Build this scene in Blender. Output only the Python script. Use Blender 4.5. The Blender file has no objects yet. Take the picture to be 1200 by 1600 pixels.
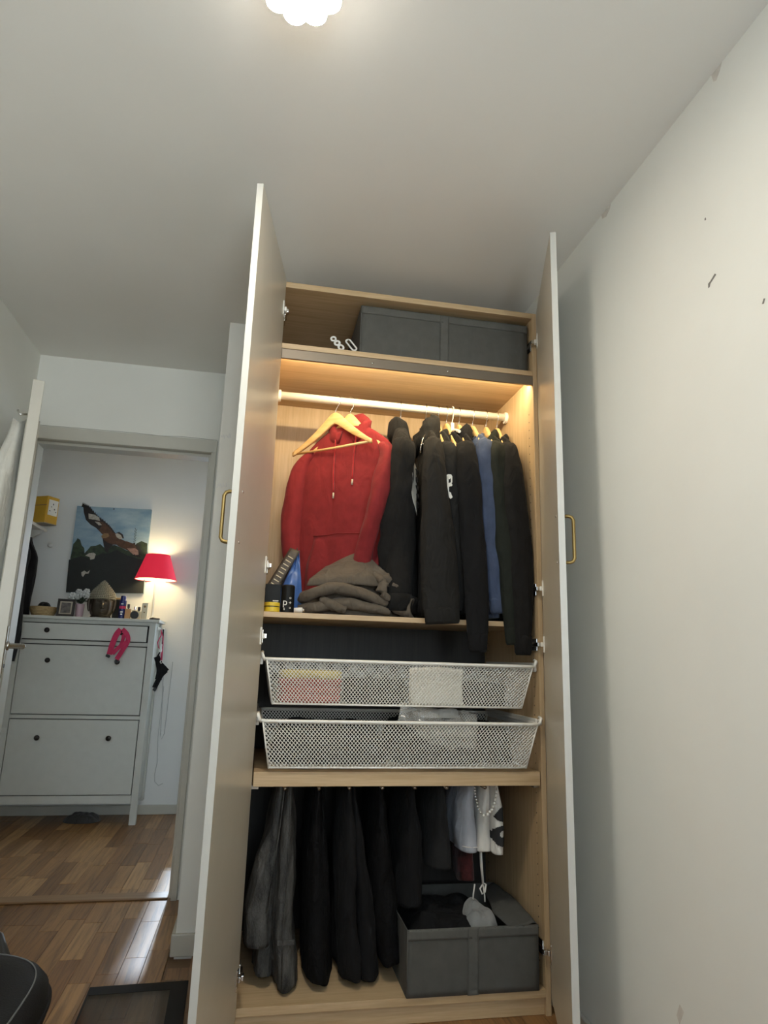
import bpy, bmesh, math, random
from mathutils import Vector, Matrix, noise, Euler
S = bpy.context.scene
C = S.collection
PI = math.pi
rad = math.radians
# ---------------------------------------------------------------- camera
cam_d = bpy.data.cameras.new('camera')
cam = bpy.data.objects.new('camera', cam_d); C.objects.link(cam)
cam.location = (0.003, -2.227, 1.083)
cam.rotation_euler = (rad(102.630), rad(-1.712), rad(-10.790))
cam_d.sensor_fit = 'VERTICAL'; cam_d.sensor_height = 24.0
cam_d.lens = 1027.465 * 24.0 / 1600.0
cam_d.clip_start = 0.02
S.camera = cam
# ---------------------------------------------------------------- world, sun, lights, exposure
W = bpy.data.worlds.new('daylight'); S.world = W; W.use_nodes = True
W.node_tree.nodes['Background'].inputs[0].default_value = (0.68, 0.84, 1.0, 1)
W.node_tree.nodes['Background'].inputs[1].default_value = 6.5
sd = bpy.data.lights.new('sun', 'SUN'); sd.energy = 7.0; sd.color = (0.62, 0.80, 1.0); sd.angle = rad(2.2)
sun = bpy.data.objects.new('sun', sd); C.objects.link(sun)
sun.rotation_euler = Vector((0.0, -1.0, -0.82)).to_track_quat('-Z', 'Y').to_euler()
LAMP_POWER = 192.0       # emission of the flower lamp on the ceiling
LED_POWER = 5.6         # watts of the wardrobe's light strip
SHADE_POWER = 2.6       # watts of the bulb in the red lamp
wl_d = bpy.data.lights.new('fill_light', 'AREA'); wl_d.shape = 'RECTANGLE'; wl_d.size = 1.1; wl_d.size_y = 1.25  # added fill light behind the camera, tilted up to brighten room and ceiling
wl_d.energy = 78.0; wl_d.color = (.95, 1.0, .94)
wl_o = bpy.data.objects.new('fill_light', wl_d); C.objects.link(wl_o)
wl_o.location = (.70, -4.9, .98); wl_o.rotation_euler = Vector((-.5, 3.6, .9)).to_track_quat('-Z', 'Y').to_euler()
S.view_settings.view_transform = 'Standard'; S.view_settings.look = 'None'
S.view_settings.gamma = 1.0; S.view_settings.use_curve_mapping = False
S.view_settings.exposure = 0.0
random.seed(7)

# ---------------------------------------------------------------- materials
def new_mat(name):
    m = bpy.data.materials.new(name); m.use_nodes = True
    return m, m.node_tree, m.node_tree.nodes['Principled BSDF']
def lnk(t, a, b): t.links.new(a, b)
def tex_coord(t, scale, kind='Object'):
    tc = t.nodes.new('ShaderNodeTexCoord'); mp = t.nodes.new('ShaderNodeMapping')
    mp.inputs['Scale'].default_value = scale
    lnk(t, tc.outputs[kind], mp.inputs[0]); return mp.outputs[0]
def noise_n(t, vec, scale, detail=4, rough=.55, dist=0):
    n = t.nodes.new('ShaderNodeTexNoise'); n.inputs['Scale'].default_value = scale
    n.inputs['Detail'].default_value = detail; n.inputs['Roughness'].default_value = rough
    n.inputs['Distortion'].default_value = dist
    lnk(t, vec, n.inputs['Vector']); return n.outputs[0]
def ramp(t, fac, stops):
    r = t.nodes.new('ShaderNodeValToRGB'); e = r.color_ramp.elements
    e[0].position, e[0].color = stops[0][0], (*stops[0][1], 1)
    e[1].position, e[1].color = stops[-1][0], (*stops[-1][1], 1)
    for p, c in stops[1:-1]:
        k = e.new(p); k.color = (*c, 1)
    lnk(t, fac, r.inputs[0]); return r.outputs[0]
def bump_n(t, b, h, strength, dist=.002):
    n = t.nodes.new('ShaderNodeBump'); n.inputs['Strength'].default_value = strength
    n.inputs['Distance'].default_value = dist
    lnk(t, h, n.inputs['Height']); lnk(t, n.outputs[0], b.inputs['Normal'])
def plain(name, col, rough=.5, metal=0, spec=.5, bump=0, bscale=200, var=.06, vscale=12, emit=None, es=0, alpha=1, sheen=0, trans=0, coat=0):
    m, t, b = new_mat(name)
    v = tex_coord(t, (1, 1, 1))
    if var:
        lo = tuple(max(0, c * (1 - var)) for c in col); hi = tuple(min(1, c * (1 + var)) for c in col)
        lnk(t, ramp(t, noise_n(t, v, vscale), [(.3, lo), (.7, hi)]), b.inputs['Base Color'])
    else: b.inputs['Base Color'].default_value = (*col, 1)
    b.inputs['Roughness'].default_value = rough; b.inputs['Metallic'].default_value = metal
    b.inputs['Specular IOR Level'].default_value = spec
    if bump: bump_n(t, b, noise_n(t, v, bscale, 3), bump)
    if emit:
        b.inputs['Emission Color'].default_value = (*emit, 1); b.inputs['Emission Strength'].default_value = es
    if sheen:
        b.inputs['Sheen Weight'].default_value = sheen; b.inputs['Sheen Roughness'].default_value = .6
    if trans: b.inputs['Transmission Weight'].default_value = trans
    if coat: b.inputs['Coat Weight'].default_value = coat
    b.inputs['Alpha'].default_value = alpha
    return m
def wood(name, a, b_, along='z', rough=.45, scale=1.0, contrast=1.0):
    m, t, b = new_mat(name)
    s = {'x': (2.5, 60, 60), 'y': (60, 2.5, 60), 'z': (60, 60, 2.5)}[along]
    v = tex_coord(t, tuple(k * scale for k in s))
    n1 = noise_n(t, v, 1.0, 6, .6, .4)
    v2 = tex_coord(t, tuple(k * scale * 4 for k in s))
    n2 = noise_n(t, v2, 1.0, 3, .6, 0)
    mx = t.nodes.new('ShaderNodeMath'); mx.operation = 'MULTIPLY_ADD'
    lnk(t, n2, mx.inputs[0]); mx.inputs[1].default_value = .5; lnk(t, n1, mx.inputs[2])
    mid = tuple((x + y) / 2 for x, y in zip(a, b_))
    lnk(t, ramp(t, mx.outputs[0], [(.55, a), (.75, mid), (.95, b_)]), b.inputs['Base Color'])
    b.inputs['Roughness'].default_value = rough
    bump_n(t, b, n1, .08, .001)
    return m
def parquet(name):
    m, t, b = new_mat(name)
    oi = t.nodes.new('ShaderNodeObjectInfo')
    base = ramp(t, oi.outputs['Random'], [(0, (.19, .088, .029)), (.35, (.27, .132, .045)), (.7, (.34, .178, .064)), (1, (.43, .245, .10))])
    v = tex_coord(t, (45, 2.2, 45))
    add = t.nodes.new('ShaderNodeVectorMath'); add.operation = 'ADD'
    lnk(t, v, add.inputs[0])
    cmb = t.nodes.new('ShaderNodeCombineXYZ'); mul = t.nodes.new('ShaderNodeMath'); mul.operation = 'MULTIPLY'
    lnk(t, oi.outputs['Random'], mul.inputs[0]); mul.inputs[1].default_value = 97
    for i in range(3): lnk(t, mul.outputs[0], cmb.inputs[i])
    lnk(t, cmb.outputs[0], add.inputs[1])
    n = noise_n(t, add.outputs[0], 1.0, 6, .65, 1.2)
    grain = ramp(t, n, [(.35, (.50, .47, .44)), (.55, (1, 1, 1)), (.75, (1.18, 1.18, 1.18))])
    mix = t.nodes.new('ShaderNodeMix'); mix.data_type = 'RGBA'; mix.blend_type = 'MULTIPLY'; mix.inputs[0].default_value = 1
    lnk(t, base, mix.inputs[6]); lnk(t, grain, mix.inputs[7])
    lnk(t, mix.outputs[2], b.inputs['Base Color'])
    b.inputs['Roughness'].default_value = .34
    b.inputs['Specular IOR Level'].default_value = .5
    bump_n(t, b, n, .10, .0006)
    return m
def fabric(name, col, var=.25, rough=.92, sheen=.2, weave=900, wb=.25, fold=.5):
    m, t, b = new_mat(name)
    v = tex_coord(t, (1, 1, 1))
    lo = tuple(c * (1 - var) for c in col); hi = tuple(c * (1 + var) for c in col)
    lnk(t, ramp(t, noise_n(t, v, 25, 5), [(.3, lo), (.7, hi)]), b.inputs['Base Color'])
    b.inputs['Roughness'].default_value = rough; b.inputs['Specular IOR Level'].default_value = .2
    b.inputs['Sheen Weight'].default_value = sheen; b.inputs['Sheen Roughness'].default_value = .5
    bump_n(t, b, noise_n(t, v, weave, 2), wb, .0012)
    if fold:      # soft creases of the cloth itself
        b1 = b.inputs['Normal'].links[0].from_node; v3 = tex_coord(t, (1, 1, .45))
        n2 = t.nodes.new('ShaderNodeBump'); n2.inputs['Strength'].default_value = fold; n2.inputs['Distance'].default_value = .02
        lnk(t, noise_n(t, v3, 22, 2, .45, 1.1), n2.inputs['Height']); lnk(t, n2.outputs[0], b1.inputs['Normal'])
    return m
def denim(name, a, b_):
    m, t, b = new_mat(name)
    v = tex_coord(t, (1, 1, .22))
    v2 = tex_coord(t, (900, 900, 120))
    f = t.nodes.new('ShaderNodeMath'); f.operation = 'MULTIPLY_ADD'
    lnk(t, noise_n(t, v2, 1, 2), f.inputs[0]); f.inputs[1].default_value = .45
    lnk(t, noise_n(t, v, 30, 6, .6), f.inputs[2])
    lnk(t, ramp(t, f.outputs[0], [(.5, a), (.95, b_)]), b.inputs['Base Color'])
    b.inputs['Roughness'].default_value = .9; b.inputs['Specular IOR Level'].default_value = .2
    bump_n(t, b, noise_n(t, v2, 1, 2), .3, .001)
    b1 = b.inputs['Normal'].links[0].from_node; v3 = tex_coord(t, (1, 1, .5))
    n2 = t.nodes.new('ShaderNodeBump'); n2.inputs['Strength'].default_value = .7; n2.inputs['Distance'].default_value = .02
    lnk(t, noise_n(t, v3, 26, 3, .5, 1.3), n2.inputs['Height']); lnk(t, n2.outputs[0], b1.inputs['Normal'])
    return m
M = {}
M['wall'] = plain('painted_wall', (.80, .785, .72), .6, bump=.08, bscale=90, var=.02, vscale=3, spec=.35)
M['hallwall'] = plain('painted_hall_wall', (.78, .78, .76), .6, bump=.08, bscale=90, var=.02, vscale=3, spec=.35)
M['ceiling'] = plain('painted_ceiling', (.82, .795, .74), .75, bump=.06, bscale=120, var=.015, vscale=2, spec=.2)
M['trim'] = plain('painted_trim', (.54, .515, .445), .4, var=.02)
M['hidden'] = plain('subfloor', (.16, .09, .045), .5)
M['parquet'] = parquet('oak_parquet')
M['threshold'] = wood('threshold_oak', (.20, .11, .05), (.30, .18, .09), 'x', .4)
M['oakz'] = wood('stained_oak_upright', (.46, .315, .165), (.60, .43, .25), 'z', .5)
M['oakx'] = wood('stained_oak_shelf', (.47, .32, .165), (.60, .43, .25), 'x', .45)
M['oaky'] = wood('stained_oak_top', (.48, .34, .20), (.62, .46, .29), 'y', .5)
M['backp'] = wood('stained_oak_back', (.48, .335, .185), (.60, .44, .27), 'z', .6)
M['darkback'] = wood('dark_lower_back', (.020, .018, .016), (.034, .030, .026), 'z', .6)  # near-black wood for the back below the middle shelf
M['doorfoil'] = plain('door_foil', (.55, .505, .415), .30, var=.02, spec=.5)
M['dooredge'] = plain('door_edge', (.56, .545, .495), .4, var=.01)
M['profile'] = plain('taupe_aluminium', (.22, .18, .135), .45, metal=.5, var=.02)
M['white_metal'] = plain('white_lacquered_metal', (.78, .76, .70), .35, var=.02)
M['white_mesh'] = plain('white_mesh_metal', (.80, .78, .72), .4, var=0)
M['rod'] = plain('white_rod', (.80, .76, .66), .35, var=.01)
M['chrome'] = plain('nickel', (.62, .60, .56), .25, metal=1, var=.02)
M['steel'] = plain('steel_wire', (.55, .54, .52), .25, metal=1, var=0)
M['brass'] = plain('brushed_brass', (.36, .25, .095), .4, metal=1, var=.05)
M['hanger'] = wood('hanger_wood', (.60, .37, .14), (.74, .50, .22), 'x', .4)
M['led'] = plain('led_diffuser', (.9, .8, .6), .5, var=0, emit=(1, .78, .45), es=6)
M['glow'] = plain('lamp_diffuser', (.9, .9, .88), .5, var=0, emit=(1, .935, .82), es=LAMP_POWER)
M['glowrim'] = plain('lamp_rim', (.9, .9, .88), .5, var=0, emit=(1, .95, .85), es=2.4)
M['boxgrey'] = fabric('grey_box_fabric', (.092, .090, .080), .08, .8, .02, 700, .2, .15)
M['boxband'] = fabric('grey_band_fabric', (.105, .103, .092), .08, .8, .02, 700, .2, .15)
M['blackplastic'] = plain('black_plastic', (.012, .012, .012), .35, var=0)
M['blackmatte'] = plain('black_matte', (.015, .015, .016), .8, var=0)
M['red'] = fabric('red_fleece', (.205, .020, .022), .12, .9, .05, 900, .25, .28)
M['redrib'] = fabric('red_rib', (.19, .015, .017), .1, .9, .05, 500, .5)
M['redcord'] = fabric('red_cord', (.30, .012, .015), .05)
M['black1'] = fabric('black_fleece', (.011, .0105, .010), .15, .95, .02)
M['black2'] = fabric('black_softshell', (.013, .0123, .0112), .08, .8, .02, 1400, .15)
M['black3'] = fabric('charcoal_cotton', (.014, .014, .0135), .12, .9, .02)
M['black4'] = fabric('black_jersey', (.008, .008, .0085), .1, .92, .01)
M['green'] = fabric('dark_green_twill', (.012, .0145, .0105), .1, .8, .02)
M['blue'] = fabric('washed_blue_cotton', (.052, .070, .120), .14, .9, .04)
M['bluerib'] = fabric('blue_rib', (.048, .066, .115), .1, .9, .3, 500, .5)
M['brown'] = fabric('taupe_fleece', (.108, .088, .067), .12, .95, .05, 900, .25, .6)
M['jeans'] = denim('washed_black_denim', (.010, .010, .0105), (.12, .117, .108))
M['bdenim'] = denim('black_denim', (.0015, .0015, .0017), (.006, .006, .0065))
M['print'] = plain('grey_print', (.52, .52, .48), .7, var=.08, vscale=60)
M['whiteprint'] = plain('white_print', (.75, .74, .68), .7, var=.02)
M['white_cloth'] = fabric('white_cotton', (.66, .63, .57), .05, .9, .2)
M['white_linen'] = fabric('white_linen', (.62, .60, .54), .05, .9, .2)
M['bluegrey'] = fabric('grey_blue_cotton', (.40, .41, .44), .06, .9, .05)
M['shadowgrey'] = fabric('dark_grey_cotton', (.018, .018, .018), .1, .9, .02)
M['redpat'] = fabric('dark_red_pattern', (.055, .012, .012), .9, .8, .1)
M['plasticbag'] = plain('clear_plastic_bag', (.80, .80, .76), .15, var=.02, alpha=.28, spec=.8)
M['envelope'] = plain('white_paper', (.72, .69, .60), .7, var=.03)
M['redcloth'] = fabric('coral_cloth', (.42, .085, .07), .1, .9, .2)
M['yellowcloth'] = fabric('yellow_cloth', (.55, .45, .14), .1, .9, .2)
M['greycloth'] = fabric('grey_cloth', (.24, .24, .23), .1, .9, .2)
M['silverbead'] = plain('silver_bead', (.7, .7, .68), .25, metal=.6, var=0)
M['whitebead'] = plain('white_bead', (.75, .73, .66), .3, var=0)
M['whiteplastic'] = plain('white_plastic', (.72, .71, .67), .35, var=0)
M['inkborder'] = plain('black_ink', (.005, .005, .006), .5, var=0, spec=.12)
M['bluepouch'] = plain('blue_lining', (.05, .12, .33), .35, var=.25, vscale=18, spec=.6)
M['pouchout'] = plain('brown_black_pouch', (.045, .036, .028), .5, var=.5, vscale=60)
M['yellow'] = plain('yellow_label', (.70, .50, .03), .45, var=.03)
M['blacklabel'] = plain('black_carton', (.008, .008, .0075), .5, var=.1, spec=.2)
M['greencard'] = plain('pale_green_card', (.45, .52, .40), .5, var=.05)
M['cabinet'] = plain('white_stained_cabinet', (.56, .56, .51), .45, var=.025, vscale=20)
M['cabinetdark'] = plain('cabinet_gap_shade', (.03, .03, .03), .8, var=0)  # near-black, stands in for shade in the cabinet's gaps
M['knob'] = plain('dark_bronze_knob', (.015, .012, .010), .35, metal=.4, var=0)
M['shade'] = plain('red_lampshade', (.55, .02, .05), .8, var=.05, bump=.2, bscale=300, emit=(.8, .02, .05), es=.55)
M['shadein'] = plain('lampshade_lining', (.85, .80, .66), .7, var=0, emit=(1, .85, .55), es=1.1)
M['bulb'] = plain('lit_bulb', (.9, .9, .8), .4, var=0, emit=(1, .84, .55), es=12)
M['bronze'] = plain('dark_bronze', (.060, .048, .034), .26, metal=.55, var=.15, spec=.6)
M['bronzehair'] = plain('aged_gold', (.30, .27, .20), .45, metal=.3, var=.2, vscale=80)
M['wicker'] = wood('wicker', (.34, .22, .09), (.58, .43, .22), 'x', .7, 3)
M['frameb'] = plain('dark_frame', (.018, .012, .010), .4, var=0)
M['photo'] = plain('photo_print', (.10, .085, .075), .4, var=.9, vscale=40)
M['mountgold'] = plain('photo_mount', (.50, .42, .32), .6, var=.02)
M['pinkpot'] = plain('pink_pot', (.55, .38, .42), .45, var=.02)
M['petal'] = plain('white_petals', (.62, .62, .60), .7, var=.08)
M['leaf'] = plain('dark_leaf', (.025, .040, .022), .6, var=.3)
M['spray'] = plain('navy_can', (.015, .02, .11), .3, var=0, metal=.2)
M['perfume'] = plain('amber_glass', (.55, .30, .14), .12, var=0, alpha=.75)
M['clearglass'] = plain('clear_bottle', (.70, .62, .45), .1, var=0, alpha=.5)
M['cream'] = plain('cream_card', (.66, .60, .44), .6, var=.05)
M['pink'] = fabric('pink_strap', (.52, .035, .10), .08, .7, .2)
M['canvas_edge'] = plain('canvas_edge', (.50, .50, .48), .8, var=.02)
M['eagle'] = plain('eagle_brown', (.085, .035, .016), .6, var=.35, vscale=50)
M['eagledark'] = plain('eagle_dark', (.018, .012, .010), .6, var=.3, vscale=60)
M['eaglewhite'] = plain('eagle_white', (.42, .38, .32), .6, var=.25, vscale=60)
M['eaglepink'] = plain('eagle_pink', (.40, .24, .18), .6, var=.3, vscale=60)
M['eaglegold'] = plain('eagle_gold', (.24, .14, .06), .6, var=.2, vscale=60)
M['treeprint'] = plain('printed_trees', (.022, .036, .016), .6, var=.75, vscale=30)
M['treedark'] = plain('printed_dark', (.007, .009, .007), .6, var=.3, vscale=30)
M['yellowbox'] = plain('yellow_carton', (.56, .32, .02), .55, var=.06)
M['cartonbase'] = plain('grey_carton', (.30, .28, .22), .7, var=.05)
M['coat'] = fabric('black_coat', (.010, .010, .011), .1, .9, .1)
M['cable'] = plain('white_cable', (.50, .51, .50), .5, var=0)
M['leather'] = plain('black_leather', (.004, .004, .0045), .55, var=.1, bump=.25, bscale=260, spec=.18)
M['stitch'] = plain('grey_stitching', (.10, .10, .10), .8, var=0)
M['floorbag'] = fabric('dark_grey_bag', (.045, .042, .040), .15)
M['mark'] = plain('dark_mark', (.20, .185, .16), .8, var=0)
M['chip'] = plain('paint_chip', (.74, .73, .70), .8, var=.1)
M['patch'] = plain('bare_plaster', (.66, .61, .54), .8, var=.12, vscale=40)
def sky_canvas():
    m, t, b = new_mat('printed_sky')
    tc = t.nodes.new('ShaderNodeTexCoord'); sx = t.nodes.new('ShaderNodeSeparateXYZ')
    lnk(t, tc.outputs['Object'], sx.inputs[0])
    v = tex_coord(t, (1, 1, 2.2))
    ma = t.nodes.new('ShaderNodeMath'); ma.operation = 'MULTIPLY_ADD'
    lnk(t, noise_n(t, v, 7, 4), ma.inputs[0]); ma.inputs[1].default_value = .5; ma.inputs[2].default_value = 0
    lnk(t, ramp(t, ma.outputs[0], [(.15, (.16, .27, .37)), (.35, (.33, .43, .49))]), b.inputs['Base Color'])
    b.inputs['Roughness'].default_value = .6
    return m
M['sky'] = sky_canvas()
def glass(name, col=(1, 1, 1), alpha=.12, rough=.02):
    m, t, b = new_mat(name)
    b.inputs['Base Color'].default_value = (*col, 1); b.inputs['Roughness'].default_value = rough
    b.inputs['Alpha'].default_value = alpha; b.inputs['Specular IOR Level'].default_value = .6
    return m
M['pane'] = glass('window_glass', (.9, .95, 1), .06)
M['panelglass'] = glass('tinted_glass', (.05, .04, .03), .38, .12)

# ---------------------------------------------------------------- mesh helper
def world_of(o):
    m = o.matrix_basis.copy(); p = o.parent
    while p: m = p.matrix_basis @ m; p = p.parent
    return m
class MB:
    def __init__(s): s.v = []; s.f = []
    def add(s, vs, fs):
        n = len(s.v); s.v += [tuple(v) for v in vs]; s.f += [tuple(i + n for i in f) for f in fs]; return s
    def box(s, a, b):
        x0, y0, z0 = a; x1, y1, z1 = b
        vs = [(x0, y0, z0), (x1, y0, z0), (x1, y1, z0), (x0, y1, z0), (x0, y0, z1), (x1, y0, z1), (x1, y1, z1), (x0, y1, z1)]
        return s.add(vs, [(3, 2, 1, 0), (4, 5, 6, 7), (0, 1, 5, 4), (1, 2, 6, 5), (2, 3, 7, 6), (3, 0, 4, 7)])
    def obox(s, c, size, rot=(0, 0, 0)):
        m = Euler(rot).to_matrix(); h = [k / 2 for k in size]
        vs = [Vector(c) + m @ Vector((i * h[0], j * h[1], k * h[2])) for i, j, k in
              [(-1, -1, -1), (1, -1, -1), (1, 1, -1), (-1, 1, -1), (-1, -1, 1), (1, -1, 1), (1, 1, 1), (-1, 1, 1)]]
        return s.add(vs, [(3, 2, 1, 0), (4, 5, 6, 7), (0, 1, 5, 4), (1, 2, 6, 5), (2, 3, 7, 6), (3, 0, 4, 7)])
    def prism(s, poly, z0, z1):
        n = len(poly)
        vs = [(x, y, z0) for x, y in poly] + [(x, y, z1) for x, y in poly]
        fs = [tuple(range(n - 1, -1, -1)), tuple(range(n, 2 * n))] + [(i, (i + 1) % n, n + (i + 1) % n, n + i) for i in range(n)]
        return s.add(vs, fs)
    def prism_y(s, poly, y0, y1):       # outline in x, z
        n = len(poly)
        vs = [(x, y0, z) for x, z in poly] + [(x, y1, z) for x, z in poly]
        fs = [tuple(range(n)), tuple(range(2 * n - 1, n - 1, -1))] + [((i + 1) % n, i, n + i, n + (i + 1) % n) for i in range(n)]
        return s.add(vs, fs)
    def rings(s, rs, cap=True, closed=False):
        k = len(rs[0]); vs = [v for r in rs for v in r]; fs = []
        for i in range(len(rs) - (0 if closed else 1)):
            j = (i + 1) % len(rs)
            for q in range(k):
                w = (q + 1) % k
                fs.append((i * k + q, i * k + w, j * k + w, j * k + q))
        if cap and not closed:
            fs.append(tuple(range(k - 1, -1, -1))); fs.append(tuple((len(rs) - 1) * k + q for q in range(k)))
        return s.add(vs, fs)
    def tube(s, path, r, n=8, flat=1.0, closed=False, cap=True):
        P = [Vector(p) for p in path]; N = len(P); R = r if isinstance(r, (list, tuple)) else [r] * N
        rs = []; up = None
        for i in range(N):
            if closed: d = P[(i + 1) % N] - P[i - 1]
            else: d = P[min(i + 1, N - 1)] - P[max(i - 1, 0)]
            d.normalize()
            if up is None:
                up = Vector((0, 0, 1)) if abs(d.z) < .9 else Vector((0, 1, 0))
            a = up - d * up.dot(d); a.normalize(); up = a; b = d.cross(a)
            rs.append([P[i] + R[i] * (math.cos(2 * PI * k / n) * a + flat * math.sin(2 * PI * k / n) * b) for k in range(n)])
        return s.rings(rs, cap, closed)
    def lathe(s, prof, c, n=20, axis='z', cap=True):
        rs = []
        for r, h in prof:
            ring = []
            for k in range(n):
                a = 2 * PI * k / n; u, w = r * math.cos(a), r * math.sin(a)
                ring.append({'z': (c[0] + u, c[1] + w, c[2] + h), 'y': (c[0] + u, c[1] + h, c[2] - w), 'x': (c[0] + h, c[1] + u, c[2] + w)}[axis])
            rs.append(ring)
        return s.rings(rs, cap)
    def ball(s, c, r, nu=12, nv=8, sc=(1, 1, 1), fn=None):
        rs = []
        for j in range(nv + 1):
            t = PI * j / nv; ring = []
            for k in range(nu):
                p = 2 * PI * k / nu
                d = Vector((max(math.sin(t), .01) * math.cos(p), max(math.sin(t), .01) * math.sin(p), -math.cos(t)))
                q = r * (fn(d) if fn else 1)
                ring.append((c[0] + d.x * q * sc[0], c[1] + d.y * q * sc[1], c[2] + d.z * q * sc[2]))
            rs.append(ring)
        return s.rings(rs, True)
    def grid(s, fn, nu, nv):
        vs = [fn(i / nu, j / nv) for j in range(nv + 1) for i in range(nu + 1)]
        fs = [(j * (nu + 1) + i, j * (nu + 1) + i + 1, (j + 1) * (nu + 1) + i + 1, (j + 1) * (nu + 1) + i) for j in range(nv) for i in range(nu)]
        return s.add(vs, fs)
    def build(s, name, mat, parent=None, smooth=False, bevel=0, seg=2, solid=0, sub=0, local=False):
        me = bpy.data.meshes.new(name)
        vs = s.v
        if parent is not None and not local:
            inv = world_of(parent).inverted(); vs = [inv @ Vector(v) for v in vs]
        me.from_pydata([tuple(v) for v in vs], [], s.f); me.update()
        bm = bmesh.new(); bm.from_mesh(me); bmesh.ops.recalc_face_normals(bm, faces=bm.faces); bm.to_mesh(me); bm.free()
        me.materials.append(M[mat] if isinstance(mat, str) else mat)
        if smooth:
            for p in me.polygons: p.use_smooth = True
        o = bpy.data.objects.new(name, me); C.objects.link(o)
        if parent is not None: o.parent = parent
        if solid:
            d = o.modifiers.new('thickness', 'SOLIDIFY'); d.thickness = solid; d.offset = 0
        if bevel:
            d = o.modifiers.new('bevel', 'BEVEL'); d.width = bevel; d.segments = seg; d.limit_method = 'ANGLE'; d.angle_limit = rad(40)
        if sub:
            d = o.modifiers.new('subdivision', 'SUBSURF'); d.levels = sub; d.render_levels = sub
        return o
def thing(name, label, cat, loc=(0, 0, 0), rz=0, group=None):
    o = bpy.data.objects.new(name, None); C.objects.link(o)
    o.empty_display_size = .05
    o.location = loc; o.rotation_euler = (0, 0, rz); o['label'] = label; o['category'] = cat
    if group: o['group'] = group
    return o
def tag(o, label, cat, group=None):
    o['label'] = label; o['category'] = cat
    if group: o['group'] = group
    return o
def struct(o): o['kind'] = 'structure'; return o
def fb(x, y, z, sc, oct=3): return noise.fractal(Vector((x * sc, y * sc, z * sc)), 1.0, 2.0, oct)
def sm(a, b, t):
    t = max(0, min(1, (t - a) / (b - a))); return t * t * (3 - 2 * t)
def interp(tab, t):
    for (a, x), (b, y) in zip(tab, tab[1:]):
        if t <= b:
            k = 0 if b == a else max(0, (t - a) / (b - a)); return x + (y - x) * k
    return tab[-1][1]
def copy_thing(root, loc, rz, label, group=None):
    r = root.copy(); C.objects.link(r); r.location = loc; r.rotation_euler = (0, 0, rz); r['label'] = label
    if group: r['group'] = group
    for ch in list(root.children):
        c = ch.copy(); C.objects.link(c); c.parent = r
        for g in list(ch.children):
            d = g.copy(); C.objects.link(d); d.parent = c
    return r
# ================================================================ SETTING
CZ = 2.545          # ceiling height
XL, XR = -1.18, 1.03
# floor: a slab with single staves on it
fl = struct(MB().box((-1.80, -3.30, -.06), (1.70, 2.86, -.012)).build('floor', 'hidden'))
stave_me = {}
def stave(L):
    if L not in stave_me:
        w = .0742
        o = MB().box((0, .0007, -.012), (w, L - .0007, 0)).build('plank', 'parquet', fl, bevel=.0008, seg=1, local=True)
        stave_me[L] = o; return o
    o = stave_me[L].copy(); C.objects.link(o); return o
nst = 0
for col in range(20):
    x = -1.66 + col * .075
    y = -.03 - random.random() * .4
    while y < 2.83:
        L = random.choice((.34, .42, .50))
        if not (x > -.235 and y + L > .58) and not (x < -1.19 and y < .8) and y + L > -.1 and nst < 290:
            o = stave(L); o.location = (x, y, random.uniform(-.0003, .0003)); nst += 1
        y += L
rest = MB()
for col in range(46):
    x = -1.80 + col * .075
    if x > 1.02: break
    y = -3.30 + random.random() * .3
    while y < 2.8:
        L = random.choice((.34, .42, .50)); e = min(y + L, 2.83)
        inside = (-1.665 < x < -.17) and e > -.05 and not (x > -.24 and e > .58)
        if not inside and x > -1.20 and y < .58:
            rest.box((x, y + .0007, -.012), (x + .0742, min(e, -.45 if -1.67 < x < -.17 else e) - .0007, -.0005))
        y += L
ro = rest.build('plank', 'parquet', fl, local=True); ro['kind'] = 'stuff'
struct(MB().box((-1.80, -3.30, CZ), (1.70, 2.86, CZ + .08)).build('ceiling', 'ceiling'))
wl = struct(MB().box((XL - .10, -3.30, -.012), (XL, 1.15, CZ)).build('wall_left', 'wall'))
wr = struct(MB().box((XR, -3.30, -.012), (XR + .10, .60, CZ)).build('wall_right', 'wall'))
WX0, WX1, WZ0, WZ1 = -.80, .70, .95, 2.20  # opening added in the unseen wall to let the fill light in
m = MB().box((XL - .10, -3.40, -.012), (WX0, -3.30, CZ)).box((WX1, -3.40, -.012), (XR + .10, -3.30, CZ))
m.box((WX0, -3.40, -.012), (WX1, -3.30, WZ0)).box((WX0, -3.40, WZ1), (WX1, -3.30, CZ))
struct(m.build('wall_front', 'wall'))
m = MB()
for a, b in (((WX0, WZ0), (WX0 + .05, WZ1)), ((WX1 - .05, WZ0), (WX1, WZ1)), ((WX0, WZ0), (WX1, WZ0 + .05)), ((WX0, WZ1 - .05), (WX1, WZ1)), ((-.075, WZ0), (-.025, WZ1))):
    m.box((a[0], -3.37, a[1]), (b[0], -3.33, b[1]))
w2 = struct(m.build('fill_window', 'trim'))  # added window out of view, serves the fill light
MB().box((WX0 + .05, -3.353, WZ0 + .05), (WX1 - .05, -3.347, WZ1 - .05)).build('pane', 'pane', w2)
# pillar and the wall behind the wardrobe
wb = struct(MB().box((-.215, .60, -.012), (XR + .10, 1.26, CZ)).box((-.215, .572, -.012), (-.02, .60, CZ)).build('wall_back', 'wall'))
# wall with the doorway
wd = MB().box((-1.28, 1.15, 2.165), (-.215, 1.26, CZ)).box((-1.28, 1.15, -.012), (-1.179, 1.26, 2.165)).box((-.275, 1.15, -.012), (-.215, 1.26, 2.165))
wd = struct(wd.build('wall_doorway', 'wall'))
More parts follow.
